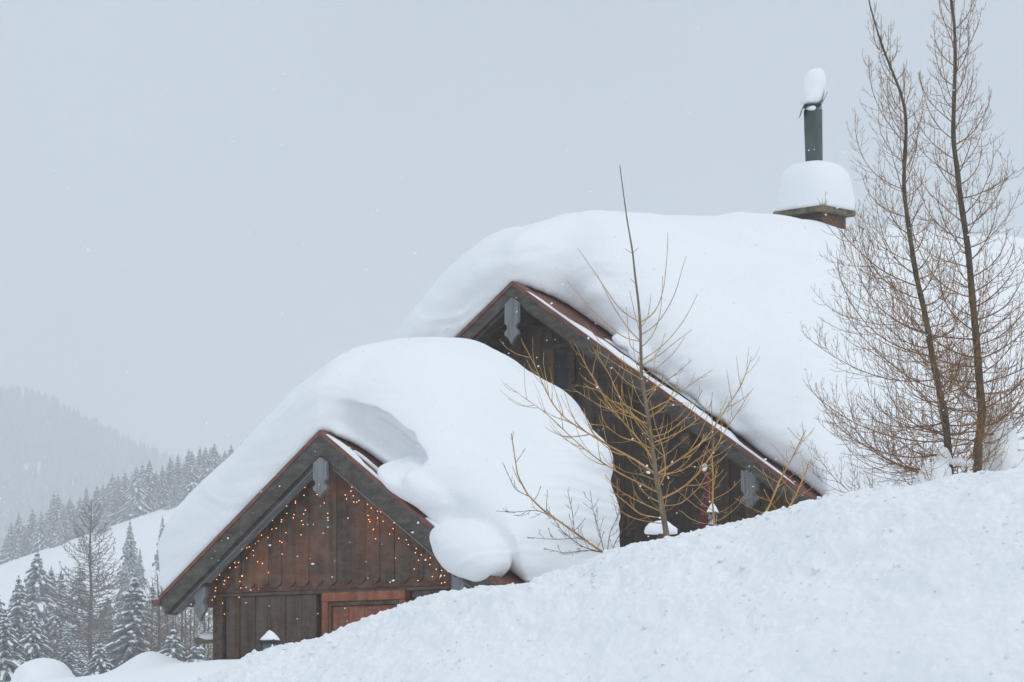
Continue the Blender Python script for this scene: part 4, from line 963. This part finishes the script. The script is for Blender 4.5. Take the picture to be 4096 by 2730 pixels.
for (cxp, cyp, rx_, ry_) in ((112, 1880, 16, 22), (160, 1890, 20, 38), (205, 1900, 18, 26), (258, 1905, 16, 24), (292, 1905, 10, 18), (20, 1610, 10, 14), (90, 1640, 9, 22)):
    clear |= (((pxs - cxp)/rx_)**2 + ((pys - cyp)/ry_)**2 < 1)
keep &= ~clear; fx, fy = fx[keep][:N], fy[keep][:N]
fz = mount_z(fx, fy); hh = RNG.uniform(8, 15, len(fx)); rr = hh*RNG.uniform(.15, .22, len(fx))
ang = np.linspace(0, 2*math.pi, 6, endpoint=False); Vf, Ff, n0 = [], [], 0
tpl, tf = [], []
for lvl, (zb0, zt0, rk) in enumerate(((0.02, .55, 1.0), (.32, .8, .7), (.58, 1.0, .42))):
    b0 = len(tpl)
    for q in ang: tpl.append((math.cos(q + lvl)*rk, math.sin(q + lvl)*rk, zb0))
    tpl.append((0, 0, zt0)); tf += [(b0 + k, b0 + (k + 1) % 6, b0 + 6) for k in range(6)]
tpl = np.array(tpl); tf = np.array(tf)
VV = np.stack([fx[:, None] + rr[:, None]*tpl[None, :, 0], fy[:, None] + rr[:, None]*tpl[None, :, 1], fz[:, None] + hh[:, None]*tpl[None, :, 2]], -1).reshape(-1, 3)
FF = (tf[None] + (np.arange(len(fx))*len(tpl))[:, None, None]).reshape(-1, 3)
FOREST = m_noise('snowy_forest', (0.03, 0.042, 0.04), (0.20, 0.22, 0.235), (.25, .25, .25), 0.9, 3, lo=.42, hi=.75)
tag(link('mountain_forest', mesh_np('mountain_forest', VV, [FF], False), FOREST), 'far spruce forest covering the hazy mountain side', 'forest', kind='stuff')

# ------------------------------------------------------------------ falling snow
CV, CF, cn = [], [], 0
for k in range(1500):
    d = RNG.uniform(13, 37); px = RNG.uniform(-200, 4300); py = RNG.uniform(-100, 2500)
    c = W(px, py, d); r = RNG.uniform(.002, .0065)
    V, Fc = ellipsoid(c, (r*RNG.uniform(.8, 1.5), r, r*RNG.uniform(.6, 1.1)), k % 40, .4, 6, 4)
    CV.append(V); CF.append(Fc + cn); cn += len(V)
tag(link('falling_snow', mesh_np('falling_snow', np.concatenate(CV), [np.concatenate(CF)]), FLAKE), 'snowflakes drifting through the air before the huts', 'snowfall', kind='stuff')

# ------------------------------------------------------------------ haze
HAZE = bpy.data.materials.new('haze_air'); HAZE.use_nodes = True
hn = HAZE.node_tree; hn.nodes.clear(); pv = hn.nodes.new('ShaderNodeVolumePrincipled'); ho = hn.nodes.new('ShaderNodeOutputMaterial')
pv.inputs['Color'].default_value = (0.938, 0.943, 0.952, 1); pv.inputs['Density'].default_value = 0.00098; pv.inputs['Anisotropy'].default_value = 0.5
hn.links.new(pv.outputs[0], ho.inputs['Volume'])
zmin = min(float(ZZ.min()), float(mount_z(MX, MY).min())) - 1.0
o = link('haze', box_me('haze', -6500, 6500, -300, 3200, zmin, 245), HAZE); tag(o, 'thin snowy haze filling the valley air', 'haze', kind='stuff')
